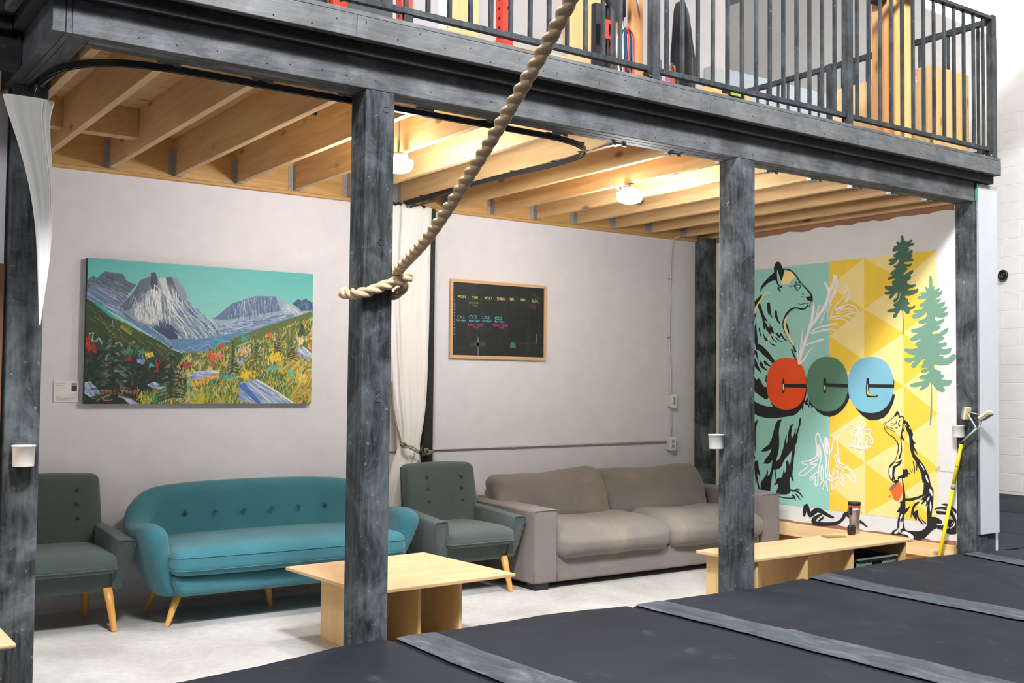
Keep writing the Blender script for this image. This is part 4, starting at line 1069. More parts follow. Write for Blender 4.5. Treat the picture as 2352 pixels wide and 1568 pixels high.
for k, (cc, x0, w, zt) in enumerate((('band_teal', 4.085, .026, 3.335), ('band_green', 4.110, .012, 3.33), ('band_grey', 4.135, .040, 3.325), ('orange_ring', 4.180, .014, 3.20), ('band_pink', 4.205, .030, 3.305), ('p_grey', 4.235, .010, 3.28), ('band_orange', 4.250, .030, 3.31))):
    MB().hexa([(x0-w/2, .40, ZD+.002), (x0+w/2, .40, ZD+.002), (x0+w/2, .412, ZD+.002), (x0-w/2, .412, ZD+.002)], [(x0-w/2, .40, zt), (x0+w/2, .40, zt-.004), (x0+w/2, .412, zt-.004), (x0-w/2, .412, zt)]).build('band', cc, bn, bevel=.003)
MB().tube(catmull([(4.215, .385, 3.31), (4.26, .385, 3.22), (4.285, .385, 3.12), (4.292, .385, ZD+.01)], 5), .005, 6).build('band', 'band_green', bn, smooth=True)
bg = thing('black_coat', 'long black garment hanging behind the railing', 'garment', (4.42, .5, 3.03))
def coat():
    prof = [(3.755, 4.395, .004), (3.735, 4.398, .030), (3.70, 4.405, .048), (3.60, 4.412, .066), (3.50, 4.418, .078), (3.42, 4.424, .092), (3.30, 4.425, .094), (3.20, 4.424, .088), (3.10, 4.428, .080), (3.03, 4.43, .07)]
    return bundle('c', [(z, cx, .50, hx, .035) for z, cx, hx in prof], None, 6, .07, n=60, seed=12)
coat().build('cloth', 'black_cloth', bg, smooth=True)
bx('badge', 'c_red', bg, 4.454, 4.460, .455, .460, 3.42, 3.455)
MB().tube([(4.393, .5, 3.755), (4.391, .5, 3.80), (4.402, .5, 3.84), (4.395, .5, 5.0)], .003, 6).build('hanger', 'steel', bg)
wbx = thing('wall_box', 'pale grey electrical box on the loft wall behind the railing', 'box', (6.6, 2.58, 4.1))
bx('housing', 'lightgrey', wbx, 6.72, 6.885, YD-.085, YD-.001, 4.02, 4.26, bevel=.006)
bx('door', 'lightgrey', wbx, 6.728, 6.877, YD-.089, YD-.0855, 4.03, 4.25, bevel=.003)
# low clutter seen through the gap under the railing
tc = thing('tool_case', 'black tool case with a lime green handle on the loft floor', 'case', (4.62, .3, ZD))
bx('body', 'black_plastic', tc, 4.52, 4.70, .25, .40, ZD+.0005, 3.20, bevel=.008)
MB().hexa([(4.575, .235, 3.145), (4.645, .235, 3.145), (4.645, .249, 3.145), (4.575, .249, 3.145)], [(4.565, .235, 3.175), (4.660, .235, 3.175), (4.660, .249, 3.175), (4.565, .249, 3.175)]).build('handle', 'lime', tc, bevel=.002)
wbk = thing('wood_block', 'small timber offcut on the loft floor left of the tool case', 'block', (4.46, .3, ZD))
bx('timber', 'stud', wbk, 4.425, 4.505, .25, .34, ZD+.0005, 3.19)
wb2 = thing('wood_block', 'small timber offcut on the loft floor right of the tool case', 'block', (4.74, .3, ZD))
bx('timber', 'stud', wb2, 4.715, 4.745, .25, .34, ZD+.0005, 3.19)
wb3 = thing('brown_tray', 'brown wooden tray on the loft floor right of the elastic bands', 'tray', (4.37, .2, ZD))
bx('tray', 'stud_red', wb3, 4.30, 4.42, .12, .30, ZD+.0005, 3.10)
# grey climbing-wall panel beyond the side railing
cwl = thing('climbing_wall', 'pale grey drilled panel beyond the side railing of the loft', 'panel', (8.0, 3.0, 0))
MB().box(7.35, 9.3, 3.0, 3.03, .26, 4.47).build('board', 'panel_grey', cwl, bevel=.003)
hm = MB()
for i in range(10):
    for j in range(9):
        cx_, cz_ = 7.45+.2*i+(.1 if j % 2 else 0), 3.55+.105*j; hm.add([(cx_+.011*math.cos(a), 2.9992, cz_+.011*math.sin(a)) for a in [q*math.pi/4 for q in range(8)]], [tuple(range(8))[::-1]])
hm.build('bolt_holes', 'panel_dark', cwl)['kind'] = 'stuff'
# ring bolt on the block wall
rb = thing('ring_anchor', 'dark metal ring anchor bolted to the white block wall', 'anchor', (11.16, 2.38, 2.67))
MB().tube([(11.150, 2.38+.042*math.cos(a), 2.668+.042*math.sin(a)) for a in [2*math.pi*i/20 for i in range(20)]], .018, 8, loop=True).build('ring', 'black_metal', rb, smooth=True)
MB().tube([(11.150, 2.42, 2.668), (11.165, 2.52, 2.64)], .004, 6).build('cable', 'steel_dark', rb, smooth=True)
MB().lathe([(.02, -.012), (.022, 0), (.02, .012)], (11.165, 2.53, 2.672), 12).build('bolt', 'black_metal', rb, smooth=True)
MB().tube([(11.15, 2.38, 2.668), (11.186, 2.38, 2.668)], .012, 8).build('shank', 'black_metal', rb, smooth=True)
# glowing hall lamp at the top right
hl = thing('hall_lamp', 'large glowing hall lamp cut off by the top right corner of the photo', 'lamp', (8.9, 1.0, 4.68))
MB().hexa([(8.12, .99, 4.735), (9.75, .99, 4.655), (9.75, 1.33, 4.655), (8.12, 1.33, 4.735)], [(8.12, .99, 4.83), (9.75, .99, 5.3), (9.75, 1.33, 5.3), (8.12, 1.33, 4.83)]).build('diffuser', 'hall_lamp', hl, bevel=.03, seg=4)
MB().tube([(8.9, 1.15, 5.0), (8.9, 1.15, 6.8)], .006, 6).build('suspension_rod', 'steel_dark', hl)
# ================================================================== MURAL (flat paint on the right wall, built as thin shapes)
HW = (-0.01718185, 0.00012870782, 38.39718, 0.0027667595, -0.015813973, 15.278423, 0.0018808423, 7.2555357e-05)
HP = (0.0021273185, 7.8545067e-05, 0.91976006, -0.00027220371, -0.0025344455, 3.6111205, -0.00021474878, 1.0269261e-05)
def hmap(h, x, y):
    w = h[6]*x+h[7]*y+1; return ((h[0]*x+h[1]*y+h[2])/w, (h[3]*x+h[4]*y+h[5])/w)
FR = dict(A=(1725, 590, 9.222), B=(1725, 750, 7.467), C=(1725, 940, 7.128), D=(1850, 610, 7.127), E=(2010, 530, 6.274), F=(2060, 760, 7.127),
          G=(1830, 960, 8.71), H=(2020, 930, 9.222), I=(2020, 1080, 9.222), J=(1730, 800, 6.918), K=(1700, 1120, 5.6))
def sheet_pts(f, pts):
    ox, oy, s = FR[f]; return [hmap(HW, ox+x/s, oy+y/s) for x, y in pts]
def outline(pts, closed=False, n=4):
    """pts: (x, y, width) -> list of quads strips as polygons"""
    c = catmull([(p[0], p[1], p[2]) for p in pts], n, closed)
    L, R = [], []
    m = len(c)
    for i, p in enumerate(c):
        a = c[(i-1) % m] if closed or i > 0 else c[0]; b = c[(i+1) % m] if closed or i < m-1 else c[-1]
        dx, dy = b.x-a.x, b.y-a.y; l = math.hypot(dx, dy) or 1; nx, ny = -dy/l, dx/l; w = max(p.z, 1)/2
        L.append((p.x+nx*w, p.y+ny*w)); R.append((p.x-nx*w, p.y-ny*w))
    return c, L, R
MUR = thing('mural', 'large painted mural of a bear, a marten with a mug, conifers and the letters CCG', 'mural', (XR, 1.2, .3))
LAY = [0]
class Paint:
    """collects flat shapes (polygons and strokes) of one colour in front of the wall"""
    def __init__(s, layer): s.mb = MB(); s.all = []; s.x = XR-.0016-.0009*layer
    def step(s): s.x -= .00002
    def poly(s, f, pts, smooth=False):
        if smooth: pts = [(p.x, p.y) for p in catmull([(x, y, 0) for x, y in pts], 4, True)]
        from mathutils.geometry import tessellate_polygon
        q = [Vector((x, y, 0)) for x, y in pts]; tris = tessellate_polygon([q])
        w = sheet_pts(f, pts); s.step(); s.mb.add([(s.x, y, z) for y, z in w], [tuple(t_) for t_ in tris]); return s
    def stroke(s, f, pts, closed=False, w=None):
        pts = [(p[0], p[1], (p[2] if len(p) > 2 else w)) for p in pts]
        c, L, R = outline(pts, closed); m = len(c)
        wl, wr_ = sheet_pts(f, L), sheet_pts(f, R); s.step()
        vs = [(s.x-2e-6*i, y, z) for i, (y, z) in enumerate(wl)]+[(s.x-2e-6*i, y, z) for i, (y, z) in enumerate(wr_)]; s.x -= 2e-6*m
        fs = [(i, (i+1) % m, m+(i+1) % m, m+i) for i in range(m if closed else m-1)]
        s.mb.add(vs, fs)
        if not closed:
            for p, e in ((c[0], 0), (c[-1], -1)):
                r = max(p.z, 1)/2
                if r > 3:
                    cir = sheet_pts(f, [(p.x+r*math.cos(a), p.y+r*math.sin(a)) for a in [i*math.pi/5 for i in range(10)]])
                    s.step(); s.mb.add([(s.x, y, z) for y, z in cir], [tuple(range(10))])
        return s
    def wall(s, yz): s.mb.add([(s.x, y, z) for y, z in yz], [tuple(range(len(yz)))]); return s
    def ellipse(s, f, cx, cy, rx, ry, e=2.25):
        pts = []
        for i in range(72):
            a = 2*math.pi*i/72; c_, s_ = math.cos(a), math.sin(a)
            pts.append((cx+rx*math.copysign(abs(c_)**(2/e), c_), cy+ry*math.copysign(abs(s_)**(2/e), s_)))
        w = sheet_pts(f, pts); s.mb.add([(s.x, y, z) for y, z in w], [tuple(range(72))]); return s
    def each(s, name, mat):
        for mb in s.all: s.mb = mb; s.done(name, mat)
    def cut(s):
        s.all.append(s.mb); s.mb = MB(); return s
    def done(s, name, mat):
        o = s.mb.build(name, mat, MUR)
        # make every face look into the room
        bm_ = bmesh.new(); bm_.from_mesh(o.data); bm_.normal_update()
        fl_ = [f for f in bm_.faces if f.normal.x > 0]; bmesh.ops.reverse_faces(bm_, faces=fl_); bm_.to_mesh(o.data); bm_.free(); return o
Y0, Y1_, Y2_, Y3, ZT, ZB = 1.244, .915, .573, .295, 2.386, .4355
Paint(0).wall([(2.35, ZT), (Y0, ZT), (Y0, ZB), (2.35, ZB)]).done('teal_field', 'p_teal')
gold, pale = Paint(0), Paint(0)
st_ = .390; A_ = [ZT-st_*k for k in range(6)]; B_ = [ZT-st_*(k+.5) for k in range(5)]
cl = lambda z: min(ZT, max(ZB, z))
def strip(ya, yb, left, right):
    # left and right: vertex heights on the two sides; left-based triangles gold, right-based pale
    L = sorted(set([ZT]+[z for z in left]+[ZB]), reverse=True); R = sorted(set([ZT]+[z for z in right]+[ZB]), reverse=True)
    i = j = 0
    while i < len(L)-1 or j < len(R)-1:
        if j >= len(R)-1 or (i < len(L)-1 and L[i+1] >= R[j+1]-1e-6 and (L[i+1]+L[i])/2 > (R[j]+R[j+1])/2-1e-6 or (i < len(L)-1 and L[i+1] > R[j+1])):
            gold.wall([(ya, L[i]), (yb, R[j]), (ya, L[i+1])]); i += 1
        else:
            pale.wall([(yb, R[j]), (yb, R[j+1]), (ya, L[i])]); j += 1
strip(Y0, Y1_, B_, A_); strip(Y1_, Y2_, A_, B_); strip(Y2_, Y3, B_, A_)
gold.done('gold_triangles', 'p_gold'); pale.done('pale_triangles', 'p_pale')
# ---- bear
b = Paint(1)
b.poly('A', [(705,285),(800,292),(870,325),(930,400),(935,440),(880,480),(840,520),(820,560),(760,570),(640,575),(660,480),(690,400)]).cut()
b.stroke('A', [(405,770,30),(340,765,36),(280,810,30),(210,900,36),(120,1080,48),(75,1200,20)]).cut()
b.stroke('A', [(770,1260,30),(730,1330,46),(715,1420,46),(725,1500,44),(745,1590,40)]).stroke('B', [(583,10,34),(610,70,40),(650,180,40),(710,290,44),(728,322,16)]).cut()
b.poly('B', [(285,215),(290,170),(320,165),(332,190),(310,235)]).cut()
b.each('bear_highlight', 'p_pale')
b = Paint(2)
for f, p in (('A', [(188,752),(215,640),(260,560),(330,480),(420,390),(495,328),(488,240),(505,160),(540,108),(578,98),(612,112),(645,170),(672,235),(715,285),(700,340),(685,410),(660,480),(642,505),(620,450),(600,380),(575,300),(558,265),(552,340),(556,430),(565,510),(600,590),(680,632),(672,645),(610,655),(600,668),(640,735),(632,745),(600,720),(575,690),(558,655),(575,640),(610,632),(560,580),(540,530),(520,488),(440,510),(360,555),(280,630),(225,690)]),
    ('A', [(1155,850),(1200,840),(1270,830),(1310,850),(1312,920),(1298,948),(1262,930),(1220,925),(1185,905),(1180,870)]),
    ('A', [(80,940),(150,870),(220,800),(240,795),(235,840),(180,920),(80,1070)]),
    ('A', [(160,1000),(185,980),(205,1000),(240,1120),(280,1230),(355,1360),(345,1375),(300,1335),(290,1370),(340,1420),(380,1575),(340,1575),(310,1480),(290,1540),(265,1480),(240,1300),(190,1150),(150,1060)]),
    ('A', [(340,990),(375,955),(408,975),(415,1080),(430,1200),(462,1290),(440,1280),(395,1210),(380,1240),(350,1130)]),
    ('A', [(500,1160),(525,1125),(552,1150),(560,1240),(590,1340),(635,1425),(600,1410),(550,1350),(510,1270)]),
    ('A', [(75,1215),(125,1165),(100,1260),(75,1350)]), ('A', [(75,1490),(118,1365),(118,1490),(110,1575),(75,1575)]),
    ('A', [(165,1510),(185,1495),(210,1575),(172,1575)]), ('A', [(405,1370),(415,1450),(475,1575),(430,1575),(400,1480)]), ('A', [(750,1380),(790,1470),(815,1575),(780,1575),(755,1480)]),
    ('B', [(65,0),(95,0),(110,150),(125,290),(200,330),(300,430),(425,605),(385,640),(300,560),(200,470),(150,415),(95,395),(65,270)]),
    ('B', [(135,20),(155,30),(165,100),(188,180),(165,160),(145,90)]), ('B', [(215,0),(235,0),(240,60),(225,40)]),
    ('B', [(265,0),(310,0),(345,40),(400,100),(395,120),(350,95),(350,130),(320,125),(280,60)]), ('B', [(340,0),(365,0),(398,100),(370,110)]),
    ('B', [(200,95),(225,130),(250,190),(275,190),(290,230),(340,280),(430,320),(420,330),(360,315),(290,240),(250,245),(230,200)]),
    ('B', [(340,160),(365,160),(400,230),(465,275),(440,275),(380,230)]), ('B', [(405,160),(440,180),(490,235),(558,262),(530,265),(460,235)]),
    ('B', [(420,100),(470,120),(490,150),(515,100),(540,130),(570,190),(628,240),(590,240),(550,205),(520,150),(500,200),(470,180),(430,130)]),
    ('B', [(615,0),(640,0),(660,90),(655,125),(640,100),(620,40)]), ('B', [(65,405),(90,400),(110,440),(115,530),(138,588),(115,570),(90,500),(65,460)]),
    ('B', [(65,535),(90,570),(130,680),(190,798),(150,770),(65,690)]), ('B', [(150,620),(175,590),(200,620),(220,680),(292,745),(250,745),(180,700),(150,650)]),
    ('B', [(218,600),(240,572),(270,600),(300,640),(358,682),(310,680),(240,640)]), ('B', [(260,820),(285,870),(285,1000),(250,930)]),
    ('B', [(58,850),(95,915),(125,885),(160,900),(200,990),(230,1030),(285,1035),(285,1080),(330,1190),(280,1245),(240,1240),(150,1180),(62,1110)]),
    ('B', [(62,1280),(140,1320),(250,1360),(380,1375),(340,1290),(310,1180),(350,1100),(600,1300),(900,1300),(925,1200),(955,1000),(960,1080),(935,1240),(900,1340),(880,1380),(800,1480),(740,1520),(560,1550),(400,1568),(250,1562),(130,1530),(62,1490)]),
    ('B', [(910,1290),(945,1265),(975,1210),(985,1250),(970,1310),(1000,1330),(1010,1370),(985,1395),(990,1350),(940,1340)]),
    ('B', [(1000,1210),(1060,1320),(1072,1375),(1030,1400),(1045,1360),(1000,1330)]), ('B', [(885,1300),(905,1350),(890,1440),(870,1380)]),
    ('B', [(715,325),(735,318),(765,385),(792,438),(770,440),(718,408),(760,500),(797,590),(780,590),(735,510),(700,430),(688,382),(705,385),(748,420)]),
    ('C', [(60,215),(120,160),(95,260),(78,380),(78,500),(80,600),(70,725),(62,600),(58,400)]), ('C', [(60,765),(78,775),(65,810)]),
    ('C', [(65,850),(100,830),(120,860),(130,960),(155,1060),(152,1100),(125,1060),(110,1020),(105,1080),(115,1150),(150,1300),(120,1300),(105,1200),(95,1130),(95,1225),(80,1200),(70,1060),(60,950)]),
    ('C', [(515,155),(480,230),(462,330),(460,400),(466,520),(462,620),(450,710),(412,842),(460,820),(490,760),(530,640),(560,490),(582,420),(590,432),(575,562),(598,540),(605,430),(632,300),(662,250),(695,230),(672,300),(662,400),(668,485),(700,430),(735,312),(742,325),(725,430),(755,360),(785,270),(792,170),(808,130),(822,155),(812,250),(785,340),(768,405),(770,460),(748,550),(722,600),(680,655),(620,740),(565,800),(530,860),(510,920),(470,965),(400,988),(372,985),(350,1080),(335,1180),(318,1335),(160,1310),(165,1200),(200,1140),(240,1090),(262,1040),(268,965),(285,1030),(275,1095),(310,1060),(335,980),(350,880),(355,820),(330,860),(262,895),(240,880),(205,888),(250,800),(300,740),(325,690),(342,625),(310,660),(260,685),(168,687),(210,640),(300,570),(345,470),(375,360),(400,250),(440,180)]),
    ('C', [(580,850),(600,828),(618,860),(632,905),(655,860),(668,740),(680,655),(722,600),(720,700),(705,800),(700,880),(688,980),(680,1060),(690,1130),(708,1182),(680,1165),(655,1100),(640,1120),(636,1200),(650,1300),(660,1325),(630,1375),(580,1390),(460,1388),(412,1360),(440,1290),(450,1240),(430,1215),(385,1248),(385,1215),(412,1190),(403,1120),(386,985),(402,985),(412,1060),(418,1150),(440,1125),(470,1112),(495,1125),(520,1080),(535,1000),(545,955),(552,1040),(578,1010),(582,920)])):
    b.poly(f, p)
for p in ([(660,250,18),(760,262,28),(830,280,28),(900,330,26),(960,400,30),(1030,510,26),(1080,570,24),(1160,650,28),(1230,730,30),(1280,810,36),(1300,880,30),(1300,940,20)],
          [(1005,990,8),(1080,1000,12),(1190,975,14),(1215,1000,12),(1200,1040,14),(1235,1050,12),(1258,1000,14),(1265,940,14)],
          [(1195,1035,22),(1160,1085,34),(1100,1100,38),(1040,1095,36),(970,1080,30),(880,1095,38),(800,1160,42),(740,1240,36),(700,1330,26),(682,1420,20),(690,1500,16),(712,1580,14)],
          [(815,630,8),(880,625,12),(930,600,14),(960,560,16),(960,525,16),(1040,545,20)], [(1090,780,16),(1130,790,10)], [(1070,838,6),(1112,838,14)]): b.stroke('A', p)
b.stroke('A', [(945,600),(925,630),(960,645),(960,690),(990,710),(1020,680),(1050,640),(1048,605),(1020,580),(985,592)], True, 14)
b.stroke('A', [(90,1000,60),(0,1100,70),(-60,1300,60),(-80,1575,50)]).stroke('B', [(-85,0,40),(-110,300,50),(-120,700,60),(-90,1100,70),(-40,1340,100),(50,1400,150)]).stroke('C', [(40,350,26),(0,600,50),(-30,1000,60),(-5,1290,60)]).stroke('B', [(-40,300,10),(-10,420,40),(10,520,14)]).stroke('B', [(-50,700,10),(0,820,46),(30,980,20)])
b.stroke('B', [(562,0,10),(577,70,10),(612,150,8),(660,240,8),(715,322,10)])
for p in ([(650,1310,14),(700,1330,34),(760,1310,26),(815,1312,8)], [(735,1330,20),(790,1360,22),(830,1400,18),(855,1450,6)], [(740,1385,14),(780,1430,22),(812,1478,8)], [(685,1400,24),(712,1430,28),(738,1490,8)], [(465,1420,12),(560,1445,12),(700,1450,16)]): b.stroke('C', p)
b.done('bear', 'p_black')
# ---- lily
b = Paint(1)
for p in ([(-100,1600,40),(-20,1300,50),(60,1080,40),(100,980,50),(200,850,44),(330,620,40),(400,420,44),(470,250,50),(470,160,30)], [(320,275,30),(370,380,36),(390,500,36),(340,650,30),(260,780,24)],
          [(440,150,14),(490,170,46),(515,260,40),(500,380,54),(430,520,40),(400,640,24)], [(140,600,20),(130,750,44),(100,920,50),(60,1050,50)], [(225,650,20),(190,800,22),(140,960,20)],
          [(515,950,40),(400,970,36),(250,1000,24),(120,1060,24)], [(500,1055,16),(400,1040,26),(260,1060,22),(110,1120,22)], [(410,620,18),(480,480,18),(560,380,18),(640,330,22),(690,370,22),(650,430,40)],
          [(690,370,14),(735,420,16),(715,500,16)], [(740,530,24),(680,560,60),(660,610,20)], [(480,680,14),(560,580,14),(650,520,16)], [(490,660,14),(590,560,10),(640,480,14)], [(520,700,26),(600,690,50),(650,650,16)],
          [(530,700,20),(640,650,20),(740,640,22),(820,680,24),(865,760,26),(830,800,20)], [(540,760,16),(650,710,12),(800,720,14)], [(550,790,14),(650,760,12),(800,755,14)], [(640,830,18),(740,780,26),(830,770,20)],
          [(380,860,22),(500,830,24),(640,825,20),(740,850,18),(810,930,22),(815,990,16)], [(380,890,18),(520,870,14),(630,875,16),(700,920,16),(780,985,16)], [(480,680,20),(520,740,18),(545,790,16)],
          [(370,850,16),(380,720,18),(440,640,20)], [(420,840,16),(455,740,14),(470,670,14)], [(300,860,16),(240,960,16)], [(370,640,12),(330,760,14),(260,880,14)]): b.stroke('D', p)
for p in ([(900,20,14),(880,200,30),(860,350,30),(830,600,36)], [(1225,220,50),(1100,262,34),(950,320,24),(880,400,20)], [(1085,345,10),(1000,430,26),(920,560,36),(850,630,36)], [(800,330,14),(800,480,30),(830,630,40)], [(1010,30,40),(940,240,40),(880,420,40),(840,600,50)], [(1040,100,26),(1200,80,24),(1340,60,20)]): b.stroke('B', p)
b.done('lily', 'p_white')
# ---- letters
sh_ = Paint(2)
sh_.poly('J', [(870,760),(940,900),(1020,1000),(1120,1065),(1220,1087),(1320,1055),(1420,980),(1490,880),(1535,780),(1518,700),(1505,600),(1400,800),(1200,960),(1000,860)])
sh_.poly('J', [(1520,640),(1560,800),(1640,960),(1740,1070),(1850,1140),(1960,1138),(2080,1100),(2160,1010),(2230,860),(2258,740),(2235,722),(2200,740),(2100,880),(1900,980),(1700,900),(1560,760)])
sh_.poly('J', [(225,640),(260,800),(330,930),(430,980),(560,985),(700,960),(790,880),(845,740),(852,480),(838,440),(600,700)])
sh_.poly('J', [(2225,440),(2248,540),(2242,628),(2225,640)])
sh_.done('letter_shadows', 'p_black')
for nm, mt, a in (('letter_c', 'p_orange', (532,560,316,413)), ('letter_c', 'p_green', (1182,566,330,434)), ('letter_g', 'p_blue', (1872,578,362,446))):
    Paint(3).ellipse('J', *a).done(nm, mt)
b = Paint(4)
b.stroke('J', [(487,482,20),(487,560,34),(487,690,34)]).poly('J', [(500,563),(845,560),(849,625),(500,617)]).cut()
b.stroke('J', [(1143,490,44),(1143,685,46)]).poly('J', [(1160,552),(1508,565),(1508,622),(1160,607)]).cut()
b.stroke('J', [(1828,490,40),(1823,620,52),(1826,735,50)]).stroke('J', [(1830,752,46),(1900,755,44),(1965,752,42)]).poly('J', [(1840,567),(2240,572),(2240,628),(1840,618)]).cut()
b.each('letter_counter', 'p_black')
Paint(5).stroke('J', [(487,565,10),(487,610,18),(487,655,14)]).stroke('J', [(1152,590,14),(1148,625,22),(1148,655,14)]).done('letter_lights', 'p_white')
Paint(5).stroke('J', [(1822,572,8),(1822,640,16),(1830,705,20),(1850,735,20),(1900,742,18),(1965,744,14)]).done('letter_light_yellow', 'p_gold')
# ---- conifers
c1p = [(392,65),(408,85),(418,150),(450,135),(445,165),(425,190),(480,145),(525,128),(535,150),(510,175),(560,178),(568,195),(540,215),(480,240),(497,262),(490,280),(455,320),(520,275),(538,280),(538,310),(520,335),(542,350),(535,370),(515,395),(552,405),(550,430),(500,445),(425,455),(425,475),(480,480),(525,470),(535,490),(500,515),(455,530),(475,550),(430,600),(408,635),(450,615),(530,565),(550,570),(548,600),(500,650),(520,660),(515,690),(460,735),(500,775),(580,770),(588,790),(560,810),(500,830),(465,855),(520,855),(560,850),(615,830),(628,850),(610,885),(560,915),(500,935),(440,935),(440,960),(475,985),(470,1010),(500,1035),(495,1055),(460,1075),(520,1095),(570,1072),(582,1090),(560,1120),(505,1140),(510,1165),(485,1195),(455,1195),(408,1150),(413,1300),(412,1480),(405,1490),(395,1480),(398,1300),(388,1140),(340,1180),(310,1240),(285,1255),(262,1250),(260,1215),(290,1175),(230,1178),(185,1170),(180,1150),(210,1130),(270,1120),(290,1100),(268,1080),(275,1050),(330,1015),(352,980),(370,900),(362,895),(350,960),(320,1010),(280,1032),(265,1020),(275,985),(320,950),(325,885),(280,920),(240,970),(205,975),(200,950),(225,915),(170,920),(138,910),(145,885),(200,865),(150,835),(140,810),(165,790),(250,790),(245,735),(285,690),(210,705),(185,700),(200,670),(260,650),(220,625),(250,580),(300,540),(268,525),(270,505),(330,470),(345,405),(300,460),(240,495),(205,495),(200,470),(225,455),(200,435),(200,415),(235,400),(300,390),(265,370),(270,345),(335,290),(275,300),(250,285),(255,260),(270,245),(275,220),(320,215),(310,175),(320,150),(365,170),(372,90)]
c2e = [(800,655),(820,665),(832,800),(858,795),(860,815),(855,850),(925,825),(930,845),(900,890),(965,860),(970,880),(940,930),(865,990),(945,975),(950,995),(890,1050),(1000,1020),(1008,1040),(985,1080),(935,1115),(1030,1095),(1035,1120),(980,1180),(1045,1168),(1052,1190),(1020,1230),(960,1250),(865,1240),(890,1300),(985,1265),(998,1290),(960,1325),(885,1365),(935,1365),(945,1390),(900,1430),(828,1465),(840,1485),(920,1470),(1040,1398),(1055,1415),(1035,1460),(950,1525)]
c2f = [(715,95),(770,92),(778,110),(740,150),(672,185),(720,200),(800,188),(818,205),(800,240),(710,275),(800,295),(880,275),(893,295),(870,345),(820,380),(700,385),(705,405),(760,410),(770,445),(840,435),(900,390),(950,380),(970,405),(955,455),(900,515),(820,550),(700,560),(630,548),(610,580),(625,620),(700,650),(725,670),(720,700),(765,720),(770,740),(750,770),(710,785),(800,795),(850,805),(895,800),(903,820),(880,865),(830,895),(760,905),(790,955),(780,985),(730,995),(670,970),(620,920),(578,872),(582,1100),(575,1400),(560,1525),(540,1528),(545,1400),(558,1100),(555,850),(520,900),(470,940),(420,965),(385,972),(372,950),(420,900),(330,915),(240,915),(218,890),(240,865),(330,840),(420,820),(468,795),(400,790),(370,775),(370,750),(420,720),(490,705),(530,655),(470,680),(410,685),(395,665),(400,640),(450,620),(510,600),(440,605),(405,600),(395,575),(430,540),(435,500),(465,455),(410,480),(350,540),(300,600),(260,605),(238,580),(250,540),(310,480),(230,512),(170,510),(130,485),(130,450),(160,435),(250,435),(310,400),(240,390),(160,350),(125,320),(135,290),(180,288),(280,290),(350,255),(310,240),(305,205),(340,175),(400,130),(310,160),(235,165),(218,140),(240,105),(340,40)]
c2g = [(610,1470),(540,1465),(520,1440),(540,1415),(640,1395),(745,1330),(680,1340),(630,1330),(625,1300),(660,1280),(730,1250),(745,1165),(700,1220),(620,1260),(545,1262),(532,1235),(555,1205),(610,1190),(560,1180),(555,1150),(600,1135),(670,1130),(705,1095),(650,1095),(638,1075),(660,1050),(720,1010),(735,975),(680,985),(625,985),(612,965),(625,940),(670,935),(655,900),(670,885),(740,880),(715,815),(735,805),(780,820),(782,670)]
Paint(1).poly('E', c1p, True).done('conifer', 'p_tree1')
fe = lambda p: ((2060+p[0]/7.127-2010)*6.274, (760+p[1]/7.127-530)*6.274)
Paint(1).poly('E', c2e+[fe(p) for p in c2f]+c2g, True).done('conifer', 'p_tree2')
